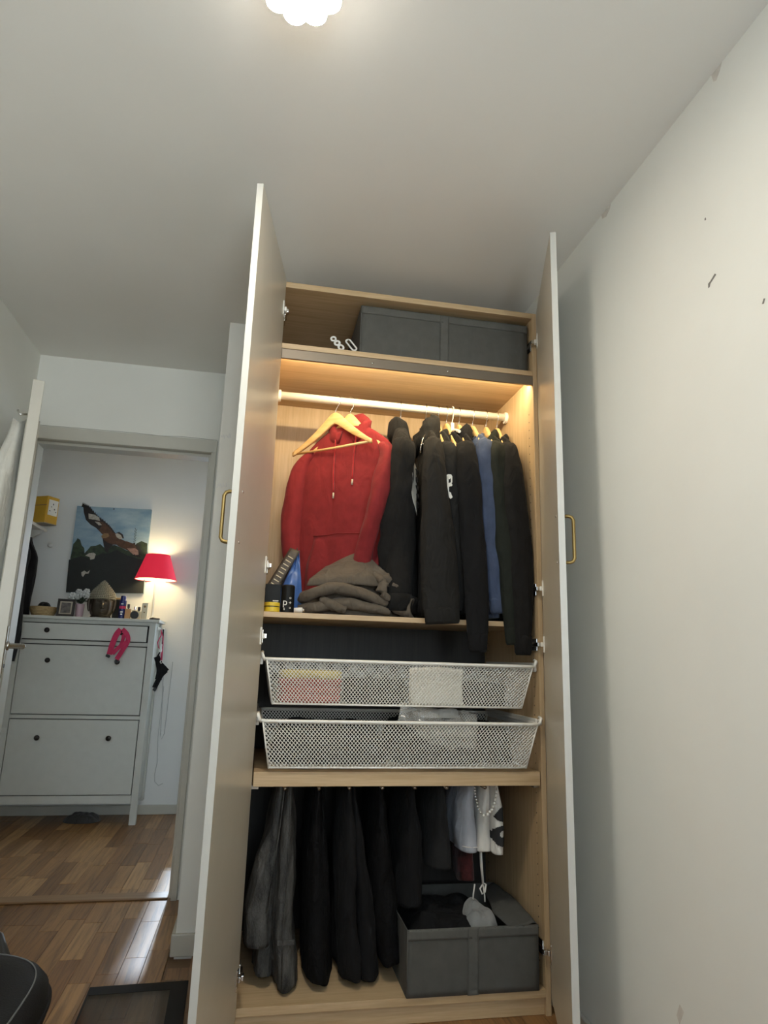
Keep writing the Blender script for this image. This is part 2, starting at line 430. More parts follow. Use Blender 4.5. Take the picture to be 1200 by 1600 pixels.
# casing of the doorway
tr = MB().box((-1.179, 1.138, 2.098), (-.27, 1.262, 2.166)).box((-1.179, 1.138, 0), (-1.150, 1.262, 2.098)).box((-.297, 1.138, 0), (-.27, 1.262, 2.098))
tr.box((-1.150, 1.175, 2.083), (-.297, 1.262, 2.098)).box((-1.150, 1.175, 0), (-1.137, 1.262, 2.083)).box((-.309, 1.175, 0), (-.297, 1.262, 2.083))
tr.box((-1.158, 1.130, 2.098), (-.291, 1.138, 2.106)).box((-1.164, 1.130, 0), (-1.156, 1.138, 2.106))
trim1 = struct(tr.build('trim_1', 'trim', bevel=.002))
# hairline crack along the top of the casing
cr = MB(); prev = None
for i in range(25):
    x = -1.17 + i * .0374; z = 2.172 + fb(x, 3, 0, 6) * .004
    if prev: cr.add([(prev[0], 1.149, prev[1] - .001), (x, 1.149, z - .001), (x, 1.149, z + .001), (prev[0], 1.149, prev[1] + .001)], [(0, 1, 2, 3)])
    prev = (x, z)
cr.build('crack', 'mark', wd)
th = struct(MB().box((-1.135, 1.155, 0), (-.310, 1.235, .010)).build('trim_2', 'threshold', bevel=.004))
# baseboards
struct(MB().box((-.230, .556, 0), (-.02, .572, .075)).box((-.230, .572, 0), (-.215, 1.15, .075)).build('baseboard_back', 'trim', bevel=.004))
struct(MB().box((XL, -3.28, 0), (XL + .014, 1.13, .075)).build('baseboard_left', 'trim', bevel=.004))
struct(MB().box((XR - .014, -3.28, 0), (XR, -.02, .075)).build('baseboard_right', 'trim', bevel=.004))
# hall
HB = 2.83
hb = MB().box((-1.85, HB, -.012), (-.42, HB + .14, CZ)).box((.50, HB, -.012), (1.70, HB + .14, CZ)).box((-.42, HB, -.012), (.50, HB + .14, 1.0)).box((-.42, HB, 2.10), (.50, HB + .14, CZ))
hb = struct(hb.build('wall_hall_back', 'hallwall'))
struct(MB().box((-1.90, 1.15, -.012), (-1.80, HB, CZ)).build('wall_hall_left', 'hallwall'))
struct(MB().box((1.60, 1.15, -.012), (1.70, HB, CZ)).build('wall_hall_right', 'hallwall'))
struct(MB().box((-1.80, 1.16, -.012), (-1.28, 1.26, CZ)).build('wall_hall_front', 'hallwall'))
struct(MB().box((1.13, 1.16, -.012), (1.60, 1.26, CZ)).build('wall_hall_corner', 'hallwall'))
struct(MB().box((-1.80, HB - .013, 0), (1.60, HB, .062)).build('baseboard_hall', 'trim', bevel=.004))
wf = MB()
for a, b in (((-.42, 1.0), (-.37, 2.10)), ((.45, 1.0), (.50, 2.10)), ((-.37, 1.0), (.45, 1.05)), ((-.37, 2.05), (.45, 2.10))):
    wf.box((a[0], HB + .05, a[1]), (b[0], HB + .10, b[1]))
win = struct(wf.build('window_1', 'trim'))
MB().box((-.37, HB + .07, 1.05), (.45, HB + .076, 2.05)).build('pane', 'pane', win)
# marks on the walls
def mark(parent, poly, x=None, y=None, mat='mark'):
    m = MB()
    if x is not None: m.add([(x, a, b) for a, b in poly], [tuple(range(len(poly)))])
    else: m.add([(a, y, b) for a, b in poly], [tuple(range(len(poly)))])
    return m.build('scuff', mat, parent)
mark(wr, [(-.975, 2.012), (-.970, 2.018), (-.952, 2.008), (-.944, 2.006), (-.943, 1.994), (-.949, 1.994), (-.952, 2.001)], x=XR - .0006)
mark(wr, [(-.957, 2.176), (-.952, 2.176), (-.951, 2.182), (-.956, 2.183)], x=XR - .0006)
mark(wr, [(-1.115, 1.868), (-1.110, 1.870), (-1.104, 1.860), (-1.110, 1.858)], x=XR - .0006)
mark(wr, [(-1.06, 2.545), (-1.02, 2.545), (-1.025, 2.520), (-1.035, 2.514), (-1.05, 2.528)], x=XR - .0006, mat='patch')
mark(wr, [(-.53, 2.545), (-.47, 2.545), (-.475, 2.528), (-.50, 2.518), (-.525, 2.53)], x=XR - .0006, mat='patch')
mark(wr, [(-.66, .31), (-.645, .32), (-.63, .29), (-.64, .275)], x=XR - .0006, mat='patch')
random.seed(3)
for z0, n in ((2.005, 7), (1.785, 7)):
    for i in range(n):
        x = -.211 + i * .0062; h = random.uniform(.004, .013); z = z0 + random.uniform(-.004, .004) + i * .001
        mark(wb, [(x, z - h), (x + .005, z - h * .7), (x + .0045, z + h), (x + .001, z + h * .6)], y=.5714, mat='chip')

# ---------------------------------------------------------------- the open room door
HX, HY, FX, FY = -1.150, 1.112, -.878, .312
d1 = struct(thing('door_1', 'white painted room door standing open, seen on its narrow edge', 'door', (HX, HY, 0)))
dx, dy = FX - HX, FY - HY; dl = math.hypot(dx, dy); ang = math.atan2(dy, dx)
d1.rotation_euler = (0, 0, ang)
# local: x runs along the leaf from the hinge, y across (towards +y is the right hand face)
def dl_build(mb, name, mat, par=None, **k): return mb.build(name, mat, par or d1, local=True, **k)
dl_build(MB().box((0, -.020, .012), (dl, .020, 2.080)), 'door_leaf', 'trim', bevel=.002)
for sgn in (1, -1):
    y0 = .020 * sgn; y1 = .0245 * sgn
    for za, zb in ((.15, .95), (1.15, 1.95)):
        m = MB()
        for a, b in (((.10, za), (dl - .10, za + .02)), ((.10, zb - .02), (dl - .10, zb)), ((.10, za), (.12, zb)), ((dl - .12, za), (dl - .10, zb))):
            m.box((a[0], min(y0, y1), a[1]), (b[0], max(y0, y1), b[1]))
        dl_build(m, 'panel_moulding', 'trim', bevel=.002)
for sgn in (1, -1):
    pl = dl_build(MB().box((dl - .085, min(.02 * sgn, .025 * sgn), .98), (dl - .045, max(.02 * sgn, .025 * sgn), 1.16)), 'lock_plate', 'chrome', bevel=.003)
    hm = MB().lathe([(.016, 0), (.016, .008), (.010, .010), (.010, .055)] if sgn > 0 else [(.016, 0), (.016, -.008), (.010, -.010), (.010, -.055)], (dl - .065, .025 * sgn, 1.09), 16, 'y')
    hm.tube([(dl - .065, .075 * sgn, 1.09), (dl - .10, .078 * sgn, 1.089), (dl - .175, .075 * sgn, 1.085)], [.010, .010, .009], 10)
    hm.build('door_handle', 'chrome', pl, smooth=True, local=True)
    MB().lathe([(.007, 0), (.007, .004 * sgn)], (dl - .065, .025 * sgn, 1.02), 12, 'y').build('keyhole', 'blackplastic', pl, local=True)
dl_build(MB().box((dl, -.011, 1.0), (dl + .0008, .011, 1.17)), 'lock_forend', 'trim')
# cloth hanging on the far face
cl = thing('hanging_cloth', 'white cotton cloth hanging over the left face of the open room door', 'cloth', (HX, HY, 0), ang)
rs = []
for i in range(31):
    v = i / 30; z = 1.965 - 1.05 * v
    cxl = dl - .15 - .02 * v; ax = .035 + .085 * sm(0, .35, v) + .015 * v; ay = .022 + .030 * sm(0, .3, v) + .014 * v; cyl = -.026 - ay * .98
    ring = []
    for k in range(44):
        a = 2 * PI * k / 44; w = 1 + .10 * math.sin(a * 5 + .8) * sm(.05, .4, v) + .06 * noise.noise(Vector((math.cos(a) * 2, math.sin(a) * 2, v * 3)))
        ring.append((cxl + ax * w * math.cos(a), min(-.0225, cyl + ay * w * math.sin(a)), z - .03 * abs(math.cos(a)) * (1 - v)))
    rs.append(ring)
MB().rings(rs, True).build('drape', 'white_linen', cl, smooth=True, local=True)
MB().tube([(dl - .2, -.024, 2.00), (dl - .2, -.05, 1.995), (dl - .2, -.06, 2.012)], .004, 8).build('hook', 'chrome', cl, smooth=True, local=True)

# ---------------------------------------------------------------- ceiling lamp
lp = thing('ceiling_lamp', 'white glowing flower-shaped lamp on the ceiling at the top edge', 'lamp', (0, -1.075, CZ))
cx, cy = 0.0, -1.075
MB().lathe([(.050, 0), (.050, -.028), (.046, -.032)], (cx, cy, CZ), 32).build('lamp_base', 'whiteplastic', lp, smooth=False)
pet = MB(); n = 9; Rc, rl_ = .0660, .0265
nd = Rc * math.cos(PI / n) + math.sqrt(max(0, rl_ ** 2 - (Rc * math.sin(PI / n)) ** 2))      # notch distance
hb_ = math.atan2(nd * math.sin(PI / n), nd * math.cos(PI / n) - Rc)
outline = []
for k in range(n):
    a0 = rad(59) + 2 * PI * k / n
    for j in range(9):
        b = a0 - hb_ + 2 * hb_ * j / 9
        outline.append((cx + Rc * math.cos(a0) + rl_ * math.cos(b), cy + Rc * math.sin(a0) + rl_ * math.sin(b)))
def off(o, k): return [(cx + (x - cx) * k, cy + (y - cy) * k) for x, y in o]
rs = []
for k, z in ((.80, CZ - .032), (.97, CZ - .036), (1.0, CZ - .042), (1.0, CZ - .056), (.985, CZ - .060)):
    rs.append([(x, y, z) for x, y in off(outline, k)])
pet.rings(rs).build('flower_rim', 'glowrim', lp, smooth=True)
rs = [[(x, y, z) for x, y in off(outline, k)] for k, z in ((.985, CZ - .0602), (.96, CZ - .063), (.6, CZ - .066), (.1, CZ - .067))]
MB().rings(rs).build('flower_diffuser', 'glow', lp, smooth=True)

# ================================================================ WARDROBE
wd_ = thing('wardrobe', 'tall oak wardrobe with two open doors, shelves and clothes rail inside', 'wardrobe', (0.5, .29, 0))
WT, D = 2.437, .575
def wp(name, a, b, mat, par=None, bevel=.001): return MB().box(a, b).build(name, mat, par or wd_, bevel=bevel)
sl_ = wp('side_panel', (0, 0, 0), (.018, D, WT), 'oakz')
sr_ = wp('side_panel', (.982, 0, 0), (1.0, D, WT), 'oakz')
wp('cover_panel', (.018, 0, WT - .022), (.982, D, WT), 'oakx')
wp('base_panel', (.018, 0, .052), (.982, D, .075), 'oakx')
wp('plinth', (.018, .012, 0), (.982, .028, .052), 'oakx')
wp('back_panel', (.018, D - .008, 1.221), (.982, D - .002, WT - .022), 'backp')
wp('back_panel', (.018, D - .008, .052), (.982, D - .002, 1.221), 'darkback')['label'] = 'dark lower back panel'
s1 = wp('shelf', (.018, 0, 2.171), (.982, D - .01, 2.191), 'oakx')
wp('light_profile', (.018, .000, 2.133), (.982, .012, 2.170), 'profile', s1, .002)
for x in (.352, .640):
    MB().lathe([(.004, 0), (.0035, -.002), (.001, -.0025)], (x, 0, 2.150), 10, 'y').build('screw', 'chrome', s1, smooth=True)
s2 = wp('shelf', (.018, .065, 1.212), (.982, D - .01, 1.230), 'oakx')
# light strip behind the profile
ls = MB().box((.03, .013, 2.150), (.97, .020, 2.158)).build('light_strip', 'led', s1)
ld = bpy.data.lights.new('strip_light', 'AREA'); ld.shape = 'RECTANGLE'; ld.size = .94; ld.size_y = .012
ld.energy = LED_POWER; ld.color = (1.0, .81, .50)
lo = bpy.data.objects.new('strip_light', ld); C.objects.link(lo); lo.parent = s1
lo.location = world_of(s1).inverted() @ Vector((.5, .024, 2.154))
lo.rotation_euler = Vector((0, 1, -.75)).to_track_quat('-Z', 'Y').to_euler()
# clothes rail
rl = MB().tube([(.024, .28, 2.102), (.976, .28, 2.102)], .0155, 16, 1.25).build('clothes_rail', 'rod', wd_, smooth=True)
for x0, x1 in ((.018, .030), (.970, .982)):
    MB().lathe([(.024, 0), (.024, x1 - x0)], (x0, .28, 2.100), 20, 'x').build('rail_socket', 'white_metal', rl, bevel=.002)
# row of shelf holes on the sides
hs = MB(); hr = MB()
for k in range(60):
    z = .14 + k * .032
    if 1.18 < z < 1.25: continue
    for y in (.045, .53):
        hr.lathe([(.0024, -.0006), (.0024, .0)], (.982, y, z), 6, 'x')
hr.build('shelf_hole', 'knob', sr_)['kind'] = 'stuff'
# hinges on the side panels (plate on panel, cup arm on door)
def hinge(x, z, sgn, par):
    m = MB().box((min(x, x + .005 * sgn), .006, z - .022), (max(x, x + .005 * sgn), .050, z + .022))
    m.box((min(x, x + .011 * sgn), -.010, z - .007), (max(x, x + .011 * sgn), .034, z + .007))
    m.box((min(x + .004 * sgn, x + .016 * sgn), -.030, z - .007), (max(x + .004 * sgn, x + .016 * sgn), -.008, z + .007))
    return m.build('hinge', 'chrome', par, bevel=.002)
for z in (2.305, 1.375, 1.145, .165): hinge(.018, z, 1, sl_)
for z in (2.300, 1.345, 1.150, .190): hinge(.982, z, -1, sr_)
# doors
DZ0, DZ1 = .058, 2.430
def door(inner_h, inner_f, label, side):
    # outline from hinge corner to free corner of the inner face, 18 mm thick to the outside
    h = Vector((*inner_h, 0)); f = Vector((*inner_f, 0)); a = (f - h).normalized(); L = (f - h).length
    nrm = Vector((a.y, -a.x, 0)) * (1 if side == 'L' else -1)   # to the outside
    if (nrm.x > 0) == (side == 'L'): nrm = -nrm
    T = .0185
    def pt(s, t, z): return h + a * s + nrm * t + Vector((0, 0, z))
    def slab(m, s0, s1, t0, t1, z0, z1):
        vs = [pt(s0, t0, z0), pt(s1, t0, z0), pt(s1, t1, z0), pt(s0, t1, z0), pt(s0, t0, z1), pt(s1, t0, z1), pt(s1, t1, z1), pt(s0, t1, z1)]
        return m.add(vs, [(3, 2, 1, 0), (4, 5, 6, 7), (0, 1, 5, 4), (1, 2, 6, 5), (2, 3, 7, 6), (3, 0, 4, 7)])
    dr = slab(MB(), 0, L - .002, 0, T, DZ0, DZ1).build('door', 'doorfoil', wd_)
    slab(MB(), L - .002, L, 0, T, DZ0, DZ1).build('edge_band', 'dooredge', dr)
    slab(MB(), 0, L - .002, 0, T, DZ1, DZ1 + .0015).build('edge_band', 'dooredge', dr)
    # handle: a brass bow on the outer face
    hz0, hz1 = 1.374, 1.512; s = L - .050
    path = [pt(s, T - .002, hz0), pt(s, T + .018, hz0), pt(s, T + .026, hz0 + .003), pt(s, T + .031, hz0 + .012), pt(s, T + .031, (hz0 + hz1) / 2),
            pt(s, T + .031, hz1 - .012), pt(s, T + .026, hz1 - .003), pt(s, T + .018, hz1), pt(s, T - .002, hz1)]
    MB().tube(path, .0052, 12).build('handle', 'brass', dr, smooth=True)
    for z in (hz0, hz1):
        q = pt(s, 0, z); m = MB()
        m.tube([q + nrm * .001, q - nrm * .0015], [.0045, .004], 10).build('handle_screw', 'chrome', dr, smooth=True)
    # hinge cups on the inner face
    for z in ((2.305, 1.375, 1.145, .165) if side == 'L' else (2.300, 1.345, 1.150, .190)):
        m = slab(MB(), .008, .030, -.003, .004, z - .028, z + .028); slab(m, .0, .02, -.011, -.003, z - .008, z + .008)
        m.build('hinge_cup', 'white_metal' if z > .5 else 'chrome', dr, bevel=.002)
    return dr
door((.018, -.020), (-.0705, -.516), 'left', 'L')
door((.992, -.020), (.8320, -.496), 'right', 'R')

# ---------------------------------------------------------------- mesh baskets
def lattice(m, A, B, Cc, Dd, nu, nv, w, nrm):
    # expanded metal on the quad A (u0 v0), B (u1 v0), Cc (u1 v1), Dd (u0 v1)
    A, B, Cc, Dd = map(Vector, (A, B, Cc, Dd)); nrm = Vector(nrm).normalized() * w * .5
    def P(u, v): return (A * (1 - u) + B * u) * (1 - v) + (Dd * (1 - u) + Cc * u) * v
    def strand(p, q):
        d = (q - p).normalized(); s = d.cross(nrm).normalized() * w * .5
        m.add([p - s, p + s, q + s, q - s, p + nrm, q + nrm], [(0, 4, 5, 3), (1, 2, 5, 4), (0, 3, 2, 1)])
    for j in range(nv):
        for i in range(nu):
            off_ = .5 if j % 2 else 0
            u0 = (i + off_) / nu; u1 = (i + .5 + off_) / nu; um = (i - .5 + off_) / nu
            a = P(u0, j / nv); 
            if u1 <= 1: strand(a, P(u1, (j + 1) / nv))
            if um >= 0 and u0 <= 1: strand(a, P(um, (j + 1) / nv))
def rim(m, z, x0, x1, y0, y1, r):
    c = .030; path = []
    for px, py, a0 in ((x1 - c, y0 + c, -90), (x1 - c, y1 - c, 0), (x0 + c, y1 - c, 90), (x0 + c, y0 + c, 180)):
        for k in range(5):
            a = rad(a0 + k * 22.5); path.append((px + c * math.cos(a), py + c * math.sin(a), z))
    m.tube(path, r, 8, closed=True)
def basket(z0, z1, y0, label):
    xa, xb, ya, yb = .040, .957, y0, y0 + .50
    xa2, xb2, ya2, yb2 = .066, .922, y0 + .018, y0 + .482
    m = MB(); w = .0024
    zt = z1 - .004
    lattice(m, (xa2, ya2, z0), (xb2, ya2, z0), (xb, ya, zt), (xa, ya, zt), 76, 20, w, (0, -1, 0))
    lattice(m, (xa2, yb2, z0), (xb2, yb2, z0), (xb, yb, zt), (xa, yb, zt), 76, 20, w, (0, 1, 0))
    lattice(m, (xa2, ya2, z0), (xa2, yb2, z0), (xa, yb, zt), (xa, ya, zt), 40, 20, w, (-1, 0, 0))
    lattice(m, (xb2, ya2, z0), (xb2, yb2, z0), (xb, yb, zt), (xb, ya, zt), 40, 20, w, (1, 0, 0))
    lattice(m, (xa2, ya2, z0), (xb2, ya2, z0), (xb2, yb2, z0), (xa2, yb2, z0), 50, 50, w, (0, 0, -1))
    b = m.build('mesh_basket', 'white_mesh', wd_)
    r = MB(); rim(r, z1, xa - .008, xb + .008, ya - .006, yb + .006, .0055); r.build('rim', 'white_metal', b, smooth=True)
    e = MB()
    for p, q in (((xa2, ya2), (xb2, ya2)), ((xa2, yb2), (xb2, yb2)), ((xa2, ya2), (xa2, yb2)), ((xb2, ya2), (xb2, yb2))):
        e.tube([(*p, z0), (*q, z0)], .0028, 6)
    for p, q in (((xa2, ya2), (xa, ya)), ((xb2, ya2), (xb, ya)), ((xa2, yb2), (xa, yb)), ((xb2, yb2), (xb, yb))):
        e.tube([(*p, z0), (*q, zt)], .0028, 6)
    e.build('frame_wire', 'white_metal', b, smooth=True)
    # front corner hooks and side runners
    for s, x in ((-1, xa - .010), (1, xb + .010)):
        MB().tube([(x - s * .004, y0 + .012, z1 - .002), (x + s * .002, y0 + .004, z1 + .004), (x + s * .007, y0 + .006, z1 + .018), (x + s * .006, y0 + .02, z1 + .022)], .0055, 8).build('corner_hook', 'white_metal', b, smooth=True)
        xx = .018 if s < 0 else .982
        MB().box((min(xx, xx - s * .010), .02, z1 - .018), (max(xx, xx - s * .010), .53, z1 + .014)).build('runner', 'white_metal', b, bevel=.002)
        MB().lathe([(.009, 0), (.011, .002), (.011, .008), (.009, .010)], (xx - s * .006 if s > 0 else xx, y0 + .035, z1 + .004), 14, 'x').build('roller', 'white_metal', b, smooth=True)
    return b
basket(.932, 1.073, .000, 'upper'); basket(.741, .883, -.032, 'lower')
# pull-out board under the lower basket
po = wp('pullout_board', (.022, -.004, .683), (.976, D - .03, .727), 'oakx', bevel=.0015)
for x0, x1 in ((.018, .040), (.962, .982)):
    MB().box((x0, .02, .672), (x1, .52, .683)).build('board_runner', 'steel', po)
# trouser bars under the board
for i, x in enumerate((.125, .235, .335, .445, .555, .665, .80)):
    MB().tube([(x, .05, .668), (x, .50, .668)], .006, 8).build('trouser_bar', 'steel', po, smooth=True)
MB().box((.05, .49, .660), (.93, .505, .683)).build('bar_support', 'white_metal', po)
# ================================================================ HANGERS AND CLOTHES ON THE RAIL
RZ_ = 2.102; RY_ = .28
def make_hanger(label, loc, rz, group='wooden hangers on the clothes rail'):
    t = thing('coat_hanger', label, 'hanger', loc, rz, group)
    up = [(0, -.052), (.012, -.054), (.024, -.062), (.05, -.086), (.09, -.122), (.13, -.154), (.165, -.180), (.192, -.197)]
    lo_ = [(0, -.100), (.012, -.104), (.03, -.116), (.06, -.138), (.10, -.164), (.14, -.187), (.17, -.204), (.190, -.216)]
    def row(x, tab): return interp(tab, x)
    m = MB(); rs = []
    for i in range(41):
        x = -.192 + .384 * i / 40; a = abs(x)
        zu, zl = row(a, up), row(a, lo_); th = .0075 - .002 * a / .19; yc = -.018 * (a / .19) ** 2
        c = .003
        rs.append([(x, yc - th, zl + c), (x, yc - th, zu - c), (x, yc - th + c * .7, zu), (x, yc + th - c * .7, zu), (x, yc + th, zu - c), (x, yc + th, zl + c), (x, yc + th - c * .7, zl), (x, yc - th + c * .7, zl)])
    m.rings(rs).build('hanger_arms', 'hanger', t, smooth=True, local=True)
    MB().tube([(-.180, -.014, -.205), (0, -.014, -.207), (.180, -.014, -.205)], .0052, 8).build('trouser_rod', 'hanger', t, smooth=True, local=True)
    hp = [(0, 0, -.058), (0, 0, -.045), (.004, 0, -.035), (.016, 0, -.020), (.0235, 0, -.003), (.020, 0, .013), (.009, 0, .0225), (-.005, 0, .024), (-.018, 0, .016), (-.0235, 0, .002), (-.022, 0, -.008)]
    MB().tube(hp, .0017, 8).build('hook', 'steel', t, smooth=True, local=True)
    return t
RH = -PI / 2
h_empty = make_hanger('empty wooden coat hanger with trouser bar in front of the red hoodie', (.251, RY_, RZ_), rad(-42.5))
hang = [(.312, rad(-34), 'wooden hanger holding the red hoodie, behind the empty hanger'),
        (.521, rad(-99), 'wooden hanger holding the black hoodie with a grey oval print'),
        (.627, RH, 'wooden hanger holding the black hooded jacket, next right of the oval print hoodie'),
        (.680, RH, 'wooden hanger holding the charcoal sweatshirt with a white letter print'),
        (.716, RH + .10, 'wooden hanger holding the black buttoned shirt with a white collar edge'),
        (.771, RH, 'wooden hanger holding the black hoodie left of the blue sweatshirt'),
        (.830, RH + .12, 'wooden hanger holding the washed blue sweatshirt'),
        (.889, RH + .05, 'wooden hanger holding the dark green overshirt'),
        (.938, RH, 'wooden hanger holding the black sweatshirt nearest the right side panel')]
for x, r, lab in hang: copy_thing(h_empty, (x, RY_, RZ_), r, lab).scale = (.80, 1, 1)
# white plastic hanger between them
wh = thing('plastic_hanger', 'white plastic hanger between the wooden hangers on the rail', 'hanger', (.742, RY_, RZ_), RH)
hp = [(0, 0, -.050), (0, 0, -.040), (.012, 0, -.024), (.0235, 0, -.003), (.018, 0, .016), (.004, 0, .024), (-.012, 0, .021), (-.0235, 0, .002), (-.021, 0, -.010)]
MB().tube(hp, .0022, 8).build('hook', 'whiteplastic', wh, smooth=True, local=True)
m = MB(); m.box((-.006, -.006, -.085), (.006, .006, -.048))
m.tube([(-.10, 0, -.118), (-.04, 0, -.092), (0, 0, -.086), (.04, 0, -.092), (.10, 0, -.118)], .0065, 8)
m.build('hanger_arms', 'whiteplastic', wh, smooth=False, local=True)

HW = [(-1.2, .215), (-.60, .215), (-.32, .210), (-.255, .205), (-.228, .198), (-.205, .190), (-.18, .172), (-.155, .142), (-.130, .108), (-.112, .076)]
HT = [(-1.2, .042), (-.60, .040), (-.32, .036), (-.22, .024), (-.16, .020), (-.112, .018)]
def cells(polys, step, on):
    # fills flat outlines with small quads that lie on a curved surface
    m = MB()
    def inside(p, q):
        x, y = q; r = False
        for (x0, y0), (x1, y1) in zip(p, p[1:] + p[:1]):
            if (y0 > y) != (y1 > y) and x < (x1 - x0) * (y - y0) / (y1 - y0) + x0: r = not r
        return r
    for p in polys:
        xa, xb = min(a for a, _ in p), max(a for a, _ in p); ya, yb = min(b for _, b in p), max(b for _, b in p)
        nx, ny = max(1, round((xb - xa) / step)), max(1, round((yb - ya) / step)); sx, sy = (xb - xa) / nx, (yb - ya) / ny
        for i in range(nx):
            for j in range(ny):
                x, y = xa + i * sx, ya + j * sy
                if inside(p, (x + sx / 2, y + sy / 2)): m.add([on(x, y), on(x + sx, y), on(x + sx, y + sy), on(x, y + sy)], [(0, 1, 2, 3)])
    return m
class Garment:
    def __init__(s, name, label, cat, hook, rz, mat, hem=-.86, ht=1.0, hw=1.0, seed=0, amp=.012, front=-1, group=None, rib=None):
        s.t = thing(name, label, cat, (hook, RY_, RZ_), rz, group); s.mat = mat; s.seed = seed; s.amp = amp
        s.hem, s.kt, s.kw, s.front, s.rib = hem, ht, hw, front, rib or mat
        rs = []; N = 44; zs = [-.112 - (abs(hem) - .112) * (i / 40) ** 1.15 for i in range(41)]
        for z in zs: rs.append([s.pt(2 * PI * k / N, z) for k in range(N)])
        s.torso = MB().rings(rs, True).build('torso', mat, s.t, smooth=True, local=True)
        m = MB(); rs = []
        for z, e in ((hem + .012, -.002), (hem + .010, .003), (hem - .020, .004), (hem - .048, .0), (hem - .050, -.006)):
            rs.append([s.pt(2 * PI * k / N, z, e) for k in range(N)])
        m.rings(rs, True).build('hem_band', s.rib, s.t, smooth=True, local=True)
    def dims(s, z): return interp(HW, z) * s.kw, interp(HT, z) * s.kt
    def pt(s, th, z, e=0):
        w, h = s.dims(z); c, q = math.cos(th), math.sin(th); p = 2 / 2.6
        x = (w + e) * math.copysign(abs(c) ** p, c); y = (h + e) * math.copysign(abs(q) ** p, q)
        k = s.amp * sm(-.18, -.40, z)
        sg = 1 if q > 0 else -1
        y += k * abs(q) * (noise.noise(Vector((x * 11, z * 2.2, s.seed + sg * 3.3))) + .5 * noise.noise(Vector((x * 26 + z * 4, z * 6, s.seed + 9 + sg))))
        x += k * .6 * abs(c) * noise.noise(Vector((2.2, z * 7, s.seed + c)))
        return (x, y, z)
    def face(s, x, z, e=.002):
        w, h = s.dims(z); c = max(-.999, min(.999, x / w)); th = math.acos(math.copysign(abs(c) ** 1.3, c)) * s.front
        return s.pt(th, z, e)
    def patch(s, name, poly, mat, e=.003, par=None):
        m = MB(); c = (sum(p[0] for p in poly) / len(poly), sum(p[1] for p in poly) / len(poly))
        vs = [s.face(*c, e)] + [s.face(x, z, e) for x, z in poly]; n = len(poly)
        m.add(vs, [(0, i + 1, (i + 1) % n + 1) for i in range(n)])
        return m.build(name, mat, par or s.t, local=True, solid=.0015)
    def panel(s, name, x0, x1, z0, z1, mat, e=.003, nx=8, nz=8, shape=None, solid=.003):
        m = MB()
        def f(u, v):
            z = z0 + (z1 - z0) * v; a, b = (x0, x1) if not shape else shape(v)
            return s.face(a + (b - a) * u, z, e)
        m.grid(f, nx, nz); return m.build(name, mat, s.t, smooth=True, local=True, solid=solid)
    def line(s, name, pts, r, mat, e=.003, par=None):
        P = []
        for (x0, z0), (x1, z1) in zip(pts, pts[1:]):
            for k in range(6): P.append(s.face(x0 + (x1 - x0) * k / 6, z0 + (z1 - z0) * k / 6, e))
        P.append(s.face(*pts[-1], e)); return MB().tube(P, r, 6).build(name, mat, par or s.t, smooth=True, local=True)
    def sleeve(s, side, path, rx, ry, cuff=.06, amp=.008, name='sleeve', closed=True):
        n = len(path) - 1; N = 24; R = 40; rs = []
        def at(tab, t):
            i = min(int(t * n), n - 1); k = t * n - i
            p0, p1, p2, p3 = (tab[max(i - 1, 0)], tab[i], tab[i + 1], tab[min(i + 2, n)])
            cr = lambda a, b, c, d: .5 * ((2 * b) + (c - a) * k + (2 * a - 5 * b + 4 * c - d) * k * k + (3 * b - a - 3 * c + d) * k ** 3)
            return tuple(cr(*q) for q in zip(p0, p1, p2, p3)) if isinstance(p0, tuple) else cr(p0, p1, p2, p3)
        for i in range(R + 1):
            t = i / R; p = Vector(at(path, t)); d = (Vector(at(path, min(1, t + .02))) - Vector(at(path, max(0, t - .02)))).normalized()
            b = Vector((0, 1, 0)); b = (b - d * b.dot(d)).normalized(); a = d.cross(b).normalized()
            A, B = at(rx, t), at(ry, t); ring = []
            if t > .93: A *= .86; B *= .86
            for k in range(N):
                g = 2 * PI * k / N; c, q = math.cos(g), math.sin(g)
                dsp = amp * sm(0, .15, t) * (noise.noise(Vector((c * 1.4 + side, q * 1.4, p.z * 7 + s.seed))) + .6 * noise.noise(Vector((c * 2.5, q * 2.5 + side, p.z * 18 + s.seed))))
                ring.append(p + a * (A + dsp) * c + b * (B + dsp) * q)
            rs.append(ring)
        o = MB().rings(rs, True).build(name, s.mat, s.t, smooth=True, local=True)
        if cuff:
            rr = []
            for t, e in ((.925, .002), (.935, .004), (.985, .003), (1.0, -.001)):
                p = Vector(at(path, t)); d = (Vector(at(path, 1)) - Vector(at(path, .9))).normalized()
                b = Vector((0, 1, 0)); b = (b - d * b.dot(d)).normalized(); a = d.cross(b).normalized()
                A, B = at(rx, t) * .86 + e, at(ry, t) * .86 + e
                rr.append([p + a * A * math.cos(2 * PI * k / N) + b * B * math.sin(2 * PI * k / N) for k in range(N)])
            MB().rings(rr, True).build('cuff', s.rib, o, smooth=True, local=True)
        s.last = (path, rx, ry)
        return o
